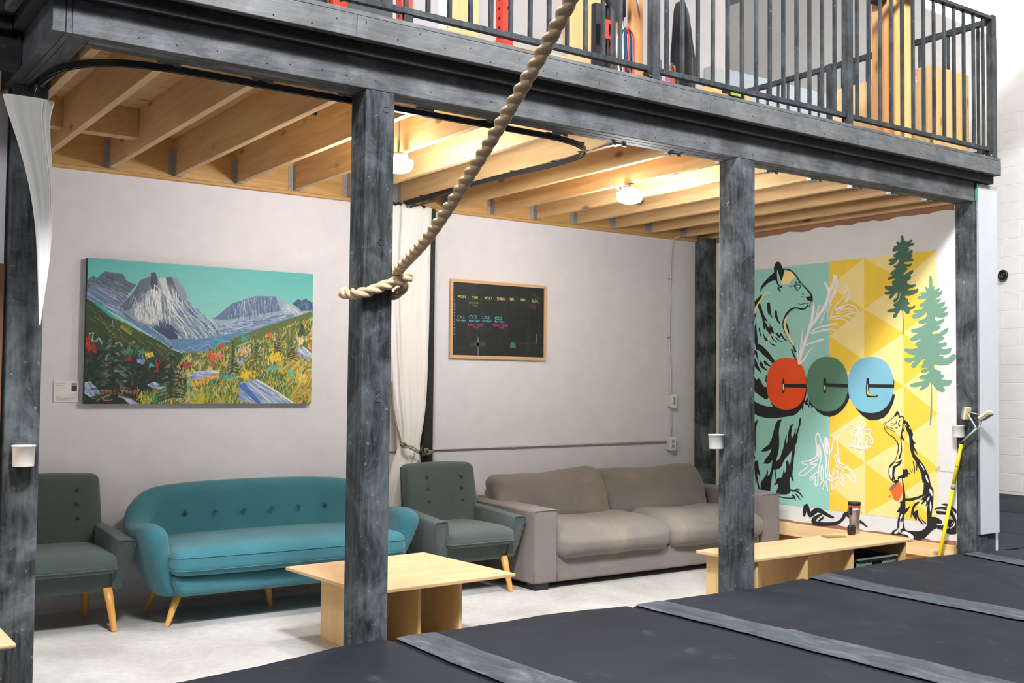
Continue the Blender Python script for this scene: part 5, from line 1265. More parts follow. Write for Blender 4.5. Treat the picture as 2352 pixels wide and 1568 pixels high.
# ---- columbine
b = Paint(1)
for w, p in ((26, [(390,480),(385,380),(420,300),(450,330),(480,430),(540,590)]), (26, [(390,480),(410,600),(410,720),(370,790),(250,850),(120,870),(130,910),(230,940),(200,990),(100,1060),(45,1120),(110,1150),(200,1110),(320,1000),(400,930)]),
             (26, [(430,530),(450,640),(440,780),(390,850),(280,890),(290,920),(400,920)]), (24, [(460,540),(490,700),(480,860),(450,960),(430,1060),(350,1120),(270,1210),(300,1240),(350,1170),(380,1190),(370,1320),(420,1330),(430,1180),(450,1050)]),
             (30, [(540,590),(550,480),(590,380),(620,440),(640,560),(670,680)]), (54, [(600,420),(590,560),(615,700)]), (28, [(545,600),(580,760),(590,900),(580,1060),(600,1180),(690,1260),(760,1220),(840,1180)]),
             (20, [(620,700),(600,850),(610,1000),(640,1150),(690,1240),(720,1200),(760,1090),(810,1060),(800,1180),(720,1270)]), (20, [(670,690),(650,820),(640,960),(660,1100),(690,1190),(740,1070),(790,950),(830,1060),(850,1160)]),
             (26, [(670,700),(710,620),(740,450),(770,360),(800,400),(810,440),(820,560),(840,760),(870,880),(960,940),(1080,1020),(1160,1130),(1190,1250),(1140,1270),(1060,1190),(970,1110),(920,1180),(950,1290),(935,1350),(890,1290),(850,1200)]),
             (22, [(775,710),(760,780),(790,860),(820,950),(880,1010),(950,1050),(900,1100),(890,1190)]), (22, [(775,710),(820,820),(860,920),(940,990),(1030,1010),(1100,1110),(1150,1200)]), (20, [(820,420),(880,320),(960,220),(1050,150),(1130,140),(1230,190)]),
             (30, [(1230,190),(1290,130),(1340,80),(1385,110),(1370,160),(1300,210)]), (32, [(1240,200),(1140,230),(1105,260),(1120,330),(1180,340),(1230,260)]), (26, [(1260,200),(1380,230),(1480,230),(1480,290),(1440,320),(1370,310)]),
             (44, [(1260,220),(1240,350),(1260,450),(1230,560)]), (24, [(1300,240),(1340,360),(1430,420),(1390,480),(1400,580)]), (26, [(1440,330),(1500,370),(1530,440),(1520,520),(1480,480),(1490,400)]), (26, [(1290,260),(1310,420),(1300,560),(1330,590)]),
             (24, [(1190,350),(1180,450),(1150,520)]), (50, [(1070,560),(1150,560),(1250,590),(1350,600),(1420,560)]), (26, [(1390,480),(1430,560),(1400,640)]), (36, [(1190,640),(1190,665)]), (36, [(1295,670),(1300,700)]), (36, [(1465,565),(1475,575)]),
             (22, [(470,1340),(500,1290),(530,1250),(560,1290),(540,1400),(520,1430)]), (24, [(600,1250),(610,1350),(630,1450)]), (22, [(700,1300),(710,1400),(730,1430),(780,1390),(790,1330),(740,1310)]), (20, [(520,930),(540,1060),(540,1180),(510,1300)]), (20, [(500,950),(490,1100),(500,1230)])):
    b.stroke('G', p, False, w)
b.done('columbine', 'p_white')
# ---- marten
b = Paint(2)
for f, p in (('H', [(385,122),(425,180),(445,250),(425,262),(385,300),(372,330),(375,350),(355,410),(345,380),(360,340),(385,300),(410,268),(405,210),(385,200),(355,235),(340,250),(330,225)]),
    ('H', [(340,460),(390,485),(385,500),(350,490)]), ('H', [(400,380),(418,350),(415,400),(440,430),(470,400),(440,440),(415,470),(400,410)]),
    ('H', [(520,300),(560,330),(600,360),(640,440),(680,520),(718,615),(700,690),(720,740),(760,790),(772,840),(735,800),(735,870),(780,960),(825,1060),(790,1030),(730,940),(725,960),(760,1050),(830,1130),(890,1200),(960,1300),(1010,1400),(1050,1500),(1065,1575),(905,1575),(895,1480),(860,1380),(810,1270),(800,1390),(785,1390),(785,1240),(770,1190),(700,1090),(670,990),(650,880),(640,760),(630,640),(590,560),(560,480),(540,420),(515,390),(515,500),(540,575),(500,545),(485,600),(490,650),(540,750),(500,745),(466,700),(478,850),(485,950),(470,1050),(440,1130),(420,1150),(400,1120),(430,1060),(450,1000),(465,900),(455,760),(445,690),(465,580),(485,490),(490,400),(505,350)]),
    ('H', [(340,1215),(400,1200),(450,1165),(480,1150),(470,1210),(430,1270),(370,1300),(340,1330),(325,1400),(315,1500),(320,1575),(280,1575),(275,1450),(285,1330),(300,1290),(330,1280),(400,1240),(420,1215),(345,1228)]),
    ('H', [(485,1320),(530,1380),(570,1340),(600,1370),(620,1430),(665,1465),(620,1460),(605,1440),(600,1530),(570,1510),(520,1550),(490,1540),(400,1560),(370,1568),(420,1510),(490,1470),(500,1400)]),
    ('I', [(200,0),(225,0),(250,80),(300,230),(325,210),(290,110),(285,0),(320,0),(315,110),(345,200),(370,230),(400,210),(395,130),(470,100),(500,80),(500,0),(600,0),(600,80),(580,120),(530,165),(490,160),(420,170),(420,235),(380,270),(330,265),(290,250),(245,180),(210,80)]),
    ('I', [(480,160),(500,180),(530,350),(552,520),(555,760),(560,830),(600,800),(655,735),(650,775),(600,860),(550,910),(525,960),(515,1100),(530,1200),(570,1270),(500,1290),(440,1290),(470,1240),(500,1215),(495,1100),(490,1060),(460,1095),(440,1080),(480,1000),(510,925),(450,1000),(425,1100),(420,1200),(380,1260),(320,1300),(280,1350),(240,1350),(290,1275),(385,1235),(385,1100),(400,1000),(435,880),(365,882),(440,770),(455,690),(415,685),(480,640),(505,560),(500,400),(485,250)]),
    ('I', [(550,590),(640,590),(780,565),(900,520),(960,480),(990,510),(920,560),(800,610),(700,640),(550,646)]),
    ('I', [(870,0),(1000,0),(1060,130),(1090,300),(1150,410),(1150,560),(1140,700),(1120,850),(1110,980),(1200,985),(1280,1030),(1330,1070),(1330,1120),(1225,1120),(1215,1150),(1310,1160),(1310,1245),(1235,1245),(1225,1210),(1130,1260),(1040,1350),(950,1440),(830,1492),(720,1480),(640,1440),(560,1370),(440,1290),(570,1270),(700,1285),(800,1290),(900,1270),(960,1240),(1010,1160),(1020,1100),(1010,1000),(1005,850),(1030,720),(980,760),(1000,680),(990,640),(920,710),(880,715),(940,625),(865,620),(935,565),(985,515),(950,480),(915,505),(940,400),(945,250),(915,260),(905,100)]),
    ('I', [(280,1300),(420,1300),(470,1340),(600,1390),(640,1445),(480,1372),(245,1352)]),
    ('I', [(860,665),(830,700),(780,740),(740,800),(728,900),(760,860),(820,830),(825,900),(840,1000),(900,1090),(945,1145),(900,1130),(830,1050),(795,980),(800,1060),(740,1010),(700,930),(690,900),(680,1000),(665,995),(675,880),(700,770),(760,690),(820,660)]),
    ('I', [(860,970),(900,1030),(1000,1120),(995,1140),(930,1090),(870,1010)]), ('I', [(570,800),(590,800),(590,850),(560,860)]),
    ('I', [(1310,715),(1380,700),(1450,705),(1540,750),(1640,840),(1640,930),(1560,840),(1500,800),(1440,760),(1380,735)]),
    ('I', [(1165,825),(1230,780),(1330,768),(1440,780),(1500,820),(1560,870),(1600,960),(1640,1060),(1640,1330),(1580,1350),(1480,1350),(1370,1300),(1300,1240),(1450,1240),(1520,1220),(1600,1120),(1570,1060),(1530,1140),(1480,1140),(1420,1070),(1450,1030),(1560,1040),(1530,960),(1460,935),(1230,920),(1205,890),(1215,855),(1400,870),(1440,850),(1330,812),(1230,815),(1170,840)]),
    ('I', [(1410,1240),(1300,1240),(1320,1160),(1420,1150),(1480,1080),(1520,1170),(1600,1060),(1640,1100),(1600,1220),(1500,1300)])):
    b.poly(f, p)
b.stroke('H', [(90,400),(95,380),(115,375),(140,390),(130,415),(105,425)], True, 8); b.stroke('H', [(250,400),(280,385),(315,395),(320,415),(290,432),(255,420)], True, 8)
for p in ([(130,380,8),(200,340,10),(270,290,10),(330,210,14),(385,130,18)], [(440,250,22),(490,242,18),(520,270,20),(522,330,20)], [(415,350,14),(440,320,12),(470,315,6)], [(140,450,8),(200,460,10),(280,490,10),(340,520,6)], [(150,485,8),(220,505,10),(290,545,10),(350,580,6)],
          [(108,420,12),(110,480,14),(150,560,14),(220,630,14),(290,670,16),(350,740,18),(395,810,22),(410,900,22),(395,990,16),(370,1090,12),(340,1170,14),(300,1220,24),(250,1270,40),(215,1330,20),(205,1400,16),(215,1480,16),(250,1575,16)],
          [(650,1320,8),(660,1400,18)], [(710,1345,8),(690,1420,18)], [(720,1200,18),(745,1300,20),(750,1440,10)]): b.stroke('H', p)
b.done('marten', 'p_black')
b = Paint(3)
for p in ([(555,400,20),(575,440,16)], [(640,475,14),(648,490,12)], [(870,1240,16),(920,1310,22),(955,1370,14)]): b.stroke('H', p).cut()
b.poly('H', [(225,1330),(285,1300),(280,1400),(272,1560),(250,1560),(215,1440)]).cut()
for p in ([(975,100),(1000,105),(1040,200),(1052,270),(1000,200)], [(1065,400),(1090,385),(1120,430),(1130,520),(1125,550),(1100,510),(1070,460)], [(1040,560),(1070,550),(1060,610),(1020,650),(1010,630)], [(1080,660),(1095,650),(1110,760),(1100,870),(1080,860),(1070,760)],
          [(480,1300),(540,1285),(640,1320),(720,1380),(735,1420),(700,1445),(650,1430),(600,1370),(520,1340)], [(435,1000),(470,930),(500,925),(450,1030)], [(320,1310),(400,1285),(395,1330),(330,1345)], [(1400,1215),(1450,1180),(1480,1195),(1470,1230),(1410,1235)], [(1490,1225),(1560,1180),(1600,1090),(1612,1110),(1590,1180),(1530,1225)]): b.poly('I', p).cut()
b.each('marten_light', 'p_white')
Paint(3).poly('I', [(205,410),(250,320),(320,270),(420,245),(440,250),(490,340),(500,420),(470,540),(410,640),(340,640),(300,590),(250,440)]).done('mug', 'p_mug')
Paint(4).poly('I', [(230,415),(260,340),(330,280),(385,285),(355,345),(260,428)]).poly('I', [(200,560),(240,520),(240,545),(210,580)]).done('mug_inside', 'p_grey')
b = Paint(5).poly('I', [(345,200),(400,205),(395,250),(360,285),(335,260)]); b.done('marten_paw', 'p_black')
b = Paint(2)
for p in ([(825,350,36),(835,280,50),(855,225,50),(880,290,44),(905,350,56),(950,310,64),(1000,285,60),(1060,310,50),(1130,350,40),(1200,380,24)], [(1045,345,20),(990,370,40),(950,410,56),(960,450,56),(1050,465,50),(1150,465,44),(1250,450,40),(1320,400,40),(1350,340,44),(1380,340,50),(1420,380,40),(1500,420,36),(1560,440,34),(1635,500,14)],
          [(1070,380,24),(1020,420,24)], [(1410,260,40),(1400,330,50)]): b.stroke('K', p)
b.done('vole', 'p_black')
b = Paint(1)
b.stroke('H', [(1225,1385,5),(1200,1370,5),(1188,1395,5),(1205,1420,5),(1232,1400,5),(1215,1350,5),(1262,1320,5),(1275,1290,5),(1258,1400,5),(1280,1380,5),(1290,1410,5),(1310,1385,5),(1325,1412,5),(1345,1390,5),(1362,1415,5),(1385,1392,5),(1400,1420,5),(1430,1395,5),(1455,1385,5),(1460,1420,5),(1490,1405,5),(1510,1430,5),(1540,1415,5),(1565,1440,5)])
b.done('signature', 'ink')

# ================================================================== MOUNTAIN PAINTING
PX0, PX1, PZ0, PZ1 = 1.450, 2.935, 1.248, 2.1365
WP, HPX = 760, 456
cv = np.zeros((HPX, WP, 3), np.float32)
YY, XX = np.mgrid[0:HPX, 0:WP].astype(np.float32)
def pc(x, y):      # drawing sheet (4.2 px per photo px) -> canvas pixel
    wx, wz = hmap(HP, 180+x/4.2, 580+y/4.2)
    return ((wx-PX0)/(PX1-PX0)*WP, (PZ1-wz)/(PZ1-PZ0)*HPX)
def rgb(c): return np.array([v/255 for v in c], np.float32)
def fill(pts, c, a=1.0):
    q = [pc(*p) for p in pts]; xs_ = [p[0] for p in q]; ys = [p[1] for p in q]
    x0, x1, y0, y1 = max(0, int(min(xs_))), min(WP, int(max(xs_))+2), max(0, int(min(ys))), min(HPX, int(max(ys))+2)
    if x0 >= x1 or y0 >= y1: return
    X, Y = XX[y0:y1, x0:x1], YY[y0:y1, x0:x1]; ins = np.zeros(X.shape, bool); n = len(q)
    for i in range(n):
        ax, ay = q[i]; bx_, by = q[(i+1) % n]
        if ay == by: continue
        ins ^= ((ay > Y) != (by > Y)) & (X < (bx_-ax)*(Y-ay)/(by-ay)+ax)
    m = ins[..., None]*a; cv[y0:y1, x0:x1] = cv[y0:y1, x0:x1]*(1-m)+rgb(c)*m
def dab(p, q, w0, w1, c, a=1.0):
    (ax, ay), (bx_, by) = pc(*p), pc(*q); s_ = WP/2170.0; w0 *= s_; w1 *= s_; w = max(w0, w1)+1
    x0, x1, y0, y1 = max(0, int(min(ax, bx_)-w)), min(WP, int(max(ax, bx_)+w)+2), max(0, int(min(ay, by)-w)), min(HPX, int(max(ay, by)+w)+2)
    if x0 >= x1 or y0 >= y1: return
    X, Y = XX[y0:y1, x0:x1]-ax, YY[y0:y1, x0:x1]-ay; dx, dy = bx_-ax, by-ay; L = dx*dx+dy*dy+1e-6
    t_ = np.clip((X*dx+Y*dy)/L, 0, 1); d = np.hypot(X-t_*dx, Y-t_*dy); ww = w0+(w1-w0)*t_
    m = (np.clip(ww-d+.5, 0, 1)*np.minimum(1, ww+.35)*a)[..., None]; cv[y0:y1, x0:x1] = cv[y0:y1, x0:x1]*(1-m)+rgb(c)*m
def pl(pts, w, c, a=1.0):
    for p, q in zip(pts, pts[1:]): dab(p, q, w/2, w/2, c, a)
R = random.Random(11)
f_ = np.clip(YY/ (HPX*.52), 0, 1)[..., None]; cv[:] = rgb((86, 182, 180))*(1-f_)+rgb((158, 222, 214))*f_
for k in range(260):
    x, y = R.uniform(80, 2280), R.uniform(60, 640); dab((x, y), (x+R.uniform(30, 120), y+R.uniform(-6, 12)), 8, 5, (R.randint(90, 160), R.randint(190, 222), R.randint(186, 214)), .12)
def streaks(poly, n, ang, ln, cols, w=(1.5, 5), a=(.35, .8), j=.25):
    xs_ = [p[0] for p in poly]; ys = [p[1] for p in poly]
    def inside(x, y):
        r = False; m = len(poly)
        for i in range(m):
            ax, ay = poly[i]; bx_, by = poly[(i+1) % m]
            if (ay > y) != (by > y) and x < (bx_-ax)*(y-ay)/(by-ay)+ax: r = not r
        return r
    for _ in range(n):
        x, y = R.uniform(min(xs_), max(xs_)), R.uniform(min(ys), max(ys))
        if not inside(x, y): continue
        an = math.radians(ang+R.gauss(0, j*20)); l = ln*R.uniform(.4, 1.1); x2, y2 = x+math.cos(an)*l, y+math.sin(an)*l
        if not inside(x2, y2): x2, y2 = (x+x2)/2, (y+y2)/2
        ww = R.uniform(*w); dab((x, y), (x2, y2), ww, ww*.5, R.choice(cols), R.uniform(*a))
LT, MD, DK, BL = (214, 226, 228), (140, 158, 176), (52, 66, 88), (44, 88, 140)
m0 = [(70,300),(100,250),(145,225),(185,245),(210,215),(255,180),(330,190),(430,205),(460,270),(520,295),(560,310),(480,400),(420,560),(300,520),(70,400)]
fill(m0, (86, 104, 124)); streaks(m0, 240, 24, 120, [DK, MD, (110, 126, 140), (60, 74, 94)]); streaks([(180,290),(420,380),(540,330),(470,440),(330,540),(90,380),(90,330)], 200, 32, 150, [LT, MD, (170, 184, 196)])
m1 = [(70,350),(200,300),(420,520),(520,560),(560,640),(900,860),(1000,960),(860,900),(640,760),(420,620),(70,430)]
fill(m1, (104, 130, 166)); streaks(m1, 500, 33, 200, [LT, (120, 130, 190), BL, (70, 110, 170), (160, 176, 206)])
m2 = [(380,510),(440,470),(560,340),(590,270),(640,240),(700,225),(700,190),(745,190),(765,235),(840,240),(870,215),(900,240),(950,240),(970,290),(1010,330),(1045,400),(1050,460),(1085,480),(1105,530),(1150,540),(1200,600),(1260,640),(1330,680),(1420,720),(1400,800),(1200,850),(1020,880),(900,860),(700,720),(520,640)]
fill(m2, (132, 148, 162)); 
fill([(700,190),(745,190),(770,320),(720,400),(690,300)], DK); fill([(600,260),(690,235),(690,400),(560,480),(480,560),(400,520),(520,400)], (84, 100, 124))
fill([(640,380),(720,350),(800,430),(820,620),(700,690),(640,680)], (208, 216, 212)); fill([(520,500),(640,470),(650,660),(560,640)], (196, 204, 198)); fill([(770,240),(850,240),(940,420),(960,520),(900,540),(800,330)], (192, 200, 196))
fill([(840,240),(900,235),(960,400),(1040,560),(980,500),(880,400)], (70, 84, 108)); fill([(780,640),(900,700),(960,760),(960,830),(880,840),(700,720),(760,690)], (54, 72, 104)); fill([(730,310),(800,330),(870,520),(880,700),(800,500)], (70, 84, 108))
fill([(1040,460),(1100,520),(1280,740),(1230,740),(1100,640)], (54, 98, 140)); fill([(1110,530),(1220,620),(1330,700),(1300,740),(1180,640)], (76, 110, 140))
streaks([(520,400),(900,300),(1040,500),(820,690),(560,650)], 900, 86, 130, [LT, (234, 238, 236), (240, 242, 240), MD, (90, 106, 128), (190, 200, 206)], j=.5)
streaks([(880,420),(1050,470),(1420,740),(1250,850),(980,860),(880,700)], 560, 48, 190, [LT, (224, 232, 236), MD, BL, (40, 100, 150), (176, 192, 206)], j=.4)
streaks([(400,520),(560,350),(700,240),(690,400),(520,560)], 200, 108, 110, [DK, (100, 116, 136), MD])
pl([(730,440),(735,310),(900,460),(925,600),(1000,700),(1050,820)], 8, (226, 232, 228)); pl([(760,310),(910,450),(940,590),(1040,700),(1150,830)], 6, (230, 234, 230), .8)
for k in range(16): pl([(R.uniform(380, 800), R.uniform(350, 650)), (R.uniform(500, 1100), R.uniform(500, 860))], 2, (222, 230, 232), .55)
m3 = [(1280,630),(1360,610),(1440,560),(1480,490),(1560,470),(1640,450),(1690,420),(1740,400),(1800,415),(1840,430),(1880,420),(1930,430),(2020,490),(2100,540),(2260,580),(2200,640),(2000,640),(1800,700),(1600,780),(1500,780),(1400,760),(1340,700)]
fill(m3, (150, 168, 190)); fill([(1480,490),(1700,420),(1900,420),(1950,560),(1700,600),(1420,650),(1300,640)], (96, 120, 156))
streaks([(1480,490),(1700,420),(1900,425),(1940,560),(1700,600),(1430,640)], 330, 92, 100, [LT, (60, 90, 140), (44, 80, 126), (176, 186, 200), (150, 150, 190)], j=.4)
streaks([(1950,440),(2100,540),(2250,560),(2150,610),(1960,600)], 160, 38, 110, [LT, (230, 234, 236), MD]); streaks([(1320,700),(2000,590),(2050,620),(1700,700),(1500,790),(1300,760)], 430, -12, 240, [LT, (120, 140, 180), (70, 110, 160), (200, 206, 220), (44, 90, 140)], j=.35)
m4 = [(2060,490),(2120,445),(2150,460),(2190,445),(2265,490),(2265,560),(2150,560)]
fill(m4, (60, 92, 130)); streaks(m4, 90, 70, 60, [DK, MD, BL, (150, 160, 190)])
lk = [(860,850),(1000,830),(1200,830),(1400,790),(1560,760),(1700,740),(1900,660),(2200,600),(2265,640),(2000,700),(1700,820),(1500,900),(1300,960),(1100,980),(950,920)]
fill(lk, (92, 140, 180)); streaks(lk, 420, -8, 220, [(130, 176, 206), (60, 110, 160), (170, 196, 216), (110, 120, 190), (52, 150, 170)], j=.4)
fill([(1550,800),(1900,680),(2265,560),(2265,1500),(1200,1500),(1000,960),(1200,960)], (96, 112, 60))
# left green slope and forest floor
gs_ = [(60,430),(150,480),(350,630),(560,740),(760,840),(900,930),(1050,990),(1050,1500),(40,1500)]
fill(gs_, (50, 72, 44)); streaks([(60,430),(900,930),(900,1050),(600,960),(60,600)], 560, 36, 190, [(70, 92, 50), (104, 122, 60), (46, 66, 40), (130, 146, 80), (34, 52, 40)], j=.3)
fill([(145,480),(180,480),(355,620),(330,635)], (24, 172, 150)); pl([(420,715),(500,775)], 34, (150, 160, 50), .8)
fill([(40,900),(500,1000),(1000,1080),(1000,1500),(40,1500)], (30, 46, 38))
streaks([(40,700),(1100,1050),(1100,1500),(40,1500)], 900, 100, 60, [(34, 54, 42), (60, 80, 58), (26, 34, 36), (88, 104, 70), (20, 60, 44), (70, 84, 64)], w=(3, 10), j=1.6)
FL = [(236, 196, 60), (214, 170, 40), (222, 214, 130), (110, 140, 70), (60, 96, 60), (52, 90, 58), (240, 226, 180), (228, 176, 110), (44, 120, 90), (80, 110, 60), (190, 190, 90)]
streaks([(1000,1000),(1500,900),(2265,620),(2265,1480),(560,1480),(900,1200)], 4200, -78, 60, FL, w=(2.5, 9), a=(.4, .9), j=1.3)
streaks([(620,1340),(2265,1200),(2265,1480),(600,1480)], 1300, -80, 80, [(222, 190, 50), (200, 190, 90), (60, 110, 60), (30, 90, 60), (236, 220, 150), (120, 150, 70)], w=(2, 7), j=1.0)
streaks([(1900,1040),(2265,960),(2265,1480),(2060,1440)], 420, -55, 150, [(226, 180, 50), (214, 150, 50), (196, 190, 100), (110, 130, 60), (238, 214, 140)], w=(2, 8), j=.6)
for cx_, cy_, sx, sy, c, n in ((690,1000,40,40,(240,210,60),26), (1300,1020,60,60,(222,90,60),46), (1350,1000,50,40,(240,140,110),26), (1380,910,50,14,(214,70,40),20), (1040,1090,40,30,(190,50,40),26), (100,880,22,80,(200,50,34),46), (150,940,20,50,(200,50,34),18), (490,1030,60,16,(170,40,50),20), (760,1110,24,50,(170,50,40),16), (1850,805,22,18,(240,100,40),14),
                               (1600,960,70,50,(240,190,150),40), (1900,1010,70,60,(246,206,50),70), (1630,1180,70,50,(246,196,50),70), (1280,1190,70,30,(240,170,130),40), (1170,1260,70,30,(232,180,60),40), (2150,1220,80,60,(240,210,110),50), (700,1090,30,10,(60,180,180),10), (600,970,36,30,(50,160,150),20), (480,950,60,40,(40,140,110),30), (1880,1120,60,30,(80,190,180),30), (2050,1160,50,30,(90,200,180),24), (1450,1200,80,20,(50,170,160),30), (1590,840,50,20,(60,180,190),26), (1360,880,60,24,(40,150,170),26), (610,1050,36,22,(140,160,220),22), (1560,1060,28,20,(160,180,230),20), (1550,945,18,12,(150,170,220),8), (450,1190,26,14,(80,120,190),10), (1190,1420,80,60,(214,190,30),60), (770,1420,50,40,(20,130,80),30), (600,1400,50,60,(200,200,60),30), (2130,860,60,40,(250,220,190),30), (2230,930,18,26,(240,150,50),14), (2110,1420,16,40,(220,110,50),10)):
    for k in range(n):
        x, y = R.gauss(cx_, sx*.5), R.gauss(cy_, sy*.5); dab((x, y), (x+R.uniform(-10, 10), y-R.uniform(6, 34)), R.uniform(3, 8), 3, tuple(max(0, min(255, v+R.randint(-18, 18))) for v in c), .85)
def rock(p, seedc=0):
    fill(p, (148, 170, 206)); c0_ = [sum(q[0] for q in p)/len(p), sum(q[1] for q in p)/len(p)]
    streaks(p, 180, math.degrees(math.atan2(p[2][1]-p[1][1], p[2][0]-p[1][0])), 170, [(236, 240, 246), (200, 212, 230), (70, 110, 180), (150, 150, 180), (214, 222, 236)], w=(2, 7), j=.3)
rock([(1560,1250),(1720,1215),(2060,1450),(1700,1450),(1540,1420)]); fill([(1540,1280),(1600,1250),(1760,1440),(1720,1450)], (44, 96, 190), .75); pl([(1720,1225),(1900,1330),(2060,1440)], 14, (238, 240, 244)); pl([(1650,1260),(1850,1440)], 16, (230, 234, 242), .8)
rock([(1040,1190),(1120,1140),(1310,1130),(1300,1160),(1120,1230)]); rock([(660,1270),(730,1240),(800,1280),(760,1310)]); rock([(2110,930),(2170,900),(2230,960),(2200,1000),(2120,990)]); rock([(60,1250),(110,1240),(180,1310),(100,1370),(60,1360)]); rock([(400,1380),(460,1380),(570,1450),(500,1460)])
pl([(560,1140),(460,1250)], 4, (150, 160, 130), .6); pl([(180,1015),(480,1210)], 5, (170, 176, 150), .7); pl([(330,590),(430,830),(560,920),(680,1060)], 4, (150, 164, 120), .6)
def fir(cx_, top_, bot, w, c, n, cw=5):
    pl([(cx_, top_), (cx_, top_+(bot-top_)*.25)], 4, (200, 206, 190))
    for k in range(n):
        f = (k+.5)/n; y = top_+(bot-top_)*(.06+.9*f); ww = w*(.12+.88*f)
        for s in (-1, 1):
            x2 = cx_+s*ww*R.uniform(.7, 1.1); dab((cx_, y), (x2, y+R.uniform(-.15, .45)*ww*.6+14), cw*1.6, cw*.8, R.choice([(40, 56, 42), (30, 44, 38), (56, 74, 52)]), .7)
            if R.random() < .72: dab((cx_+s*ww*R.uniform(.1, .5), y+R.uniform(-8, 8)), (cx_+s*ww*R.uniform(.5, .9), y+ww*R.uniform(.02, .3)), cw*R.uniform(.6, 1.6), cw*.4, tuple(v+R.randint(-30, 20) for v in c), R.uniform(.3, .75))
fir(330, 650, 1420, 230, (150, 164, 134), 26, 8); fir(890, 870, 1420, 160, (150, 166, 136), 24, 7); fir(1485, 820, 1170, 70, (190, 200, 170), 16, 5); fir(1705, 780, 1060, 60, (200, 206, 180), 12, 5); fir(1925, 715, 960, 56, (200, 200, 160), 10, 5); fir(2050, 790, 1040, 56, (190, 190, 150), 10, 5); fir(2155, 670, 800, 50, (60, 76, 50), 8, 5)
for k in range(26): x, y = R.uniform(140, 560), R.uniform(860, 1350); dab((x, y), (x+R.uniform(-40, 60), y+R.uniform(-40, 30)), R.uniform(6, 14), 4, R.choice([(120, 140, 116), (86, 104, 84), (180, 190, 170)]), .6)
pl([(110,780),(145,770),(130,850),(170,850),(200,820),(225,870)], 9, (170, 206, 206)); pl([(1060,900),(1130,940),(1250,880),(1300,930),(1380,850),(1480,860)], 6, (170, 206, 226), .8); pl([(1530,905),(1640,860)], 10, (210, 214, 190), .8)
# signature strokes
def word(txt, x, y, h, c):
    gl = dict(E=[[(.5,0),(0,0),(0,1),(.5,1)],[(0,.5),(.4,.5)]], Y=[[(0,0),(.25,.5)],[(.5,0),(.25,.5),(.2,1)]], K=[[(0,0),(0,1)],[(.5,0),(0,.5),(.5,1)]], L=[[(0,0),(0,1),(.4,1)]], B=[[(0,0),(0,1),(.4,.8),(.05,.5),(.4,.25),(0,0)]], O=[[(0,.2),(.3,0),(.5,.5),(.3,1),(0,.7),(0,.2)]], M=[[(0,1),(.05,0),(.25,.6),(.5,0),(.55,1)]])
    for ch in txt:
        for s_ in gl[ch]: pl([(x+a*h*.7, y+b_*h*.8) for a, b_ in s_], 4.5, c, .9)
        x += h*.74
word('EYKELBOOM', 228, 1320, 52, (224, 104, 92)); pl([(228,1395),(250,1420),(300,1425),(330,1410)], 6, (224, 120, 130)); pl([(570,1290),(565,1390)], 6, (224, 104, 92))
lin = np.where(cv <= .04045, cv/12.92, ((cv+.055)/1.055)**2.4)*.93
nx, ny = WP, HPX
gx = np.linspace(PX0, PX1, nx); gz = np.linspace(PZ1, PZ0, ny)
vx = np.zeros((ny, nx, 3), np.float32); vx[..., 0] = gx[None, :]-(PX0+PX1)/2; vx[..., 1] = 0; vx[..., 2] = gz[:, None]-PZ0
ii = np.arange(ny*nx).reshape(ny, nx); quads = np.stack([ii[:-1, :-1], ii[1:, :-1], ii[1:, 1:], ii[:-1, 1:]], -1).reshape(-1, 4)
pt = thing('mountain_painting', 'wide unframed canvas painting of grey mountains above a yellow flower meadow', 'painting', ((PX0+PX1)/2, YD-.040, PZ0))
me = bpy.data.meshes.new('painted_face'); me.vertices.add(ny*nx); me.vertices.foreach_set('co', vx.ravel()); nq = len(quads)
me.loops.add(nq*4); me.loops.foreach_set('vertex_index', quads.ravel().astype(np.int32)); me.polygons.add(nq); me.polygons.foreach_set('loop_start', np.arange(0, nq*4, 4, dtype=np.int32)); me.update(calc_edges=True)
ca_ = me.color_attributes.new('paint', 'FLOAT_COLOR', 'POINT'); rgba = np.ones((ny*nx, 4), np.float32); rgba[:, :3] = lin.reshape(-1, 3); ca_.data.foreach_set('color', rgba.ravel())
me.materials.append(M['canvas']); pf_ = bpy.data.objects.new('painted_face', me); COL.objects.link(pf_); pf_.parent = pt; pf_.location = (0, -.0004, 0)
MB().box(PX0, PX1, YD-.040, YD-.001, PZ0, PZ1).build('canvas_edge', m_plain('canvas_edge', hexc(38, 70, 64), .7, var=.3), pt)
# ---- caption card
cc_ = thing('caption_card', 'small white caption card on the wall left of the mountain painting', 'card', (1.352, YD-.006, 1.258))
bx('card', 'white_emulsion', cc_, 1.281, 1.426, YD-.006, YD-.001, 1.258, 1.388, bevel=.0008)
def wall_text(parent, name, rows, mat, y):
    mb = MB()
    for txt, x, z, size, sx in rows:
        vs, fs = text_mesh(txt, size); x0 = min(v[0] for v in vs)
        mb.add([(x+(v[0]-x0)*sx, y, z+v[1]) for v in vs], fs)
    o = mb.build(name, mat, parent); return o
wall_text(cc_, 'print', [('artist: Black', 1.296, 1.367, .0105, 1), ('Eykelboom', 1.296, 1.354, .0115, 1), ('Waiting for Wind', 1.296, 1.341, .0085, 1), ('acrylic canvas', 1.296, 1.330, .007, 1), ('for sale', 1.296, 1.321, .007, 1), ('contact', 1.294, 1.292, .008, 1), ('Website: www.eykelboomart.com', 1.294, 1.281, .0078, .98), ('Email: info@eykelboomart.ca', 1.294, 1.270, .0078, .95)], 'ink', YD-.0066)
bx('rule', 'ink', cc_, 1.31, 1.415, YD-.0066, YD-.0062, 1.3010, 1.3016, bevel=0); bx('photo_print', 'c_dim', cc_, 1.383, 1.414, YD-.0066, YD-.0062, 1.325, 1.374, bevel=0)
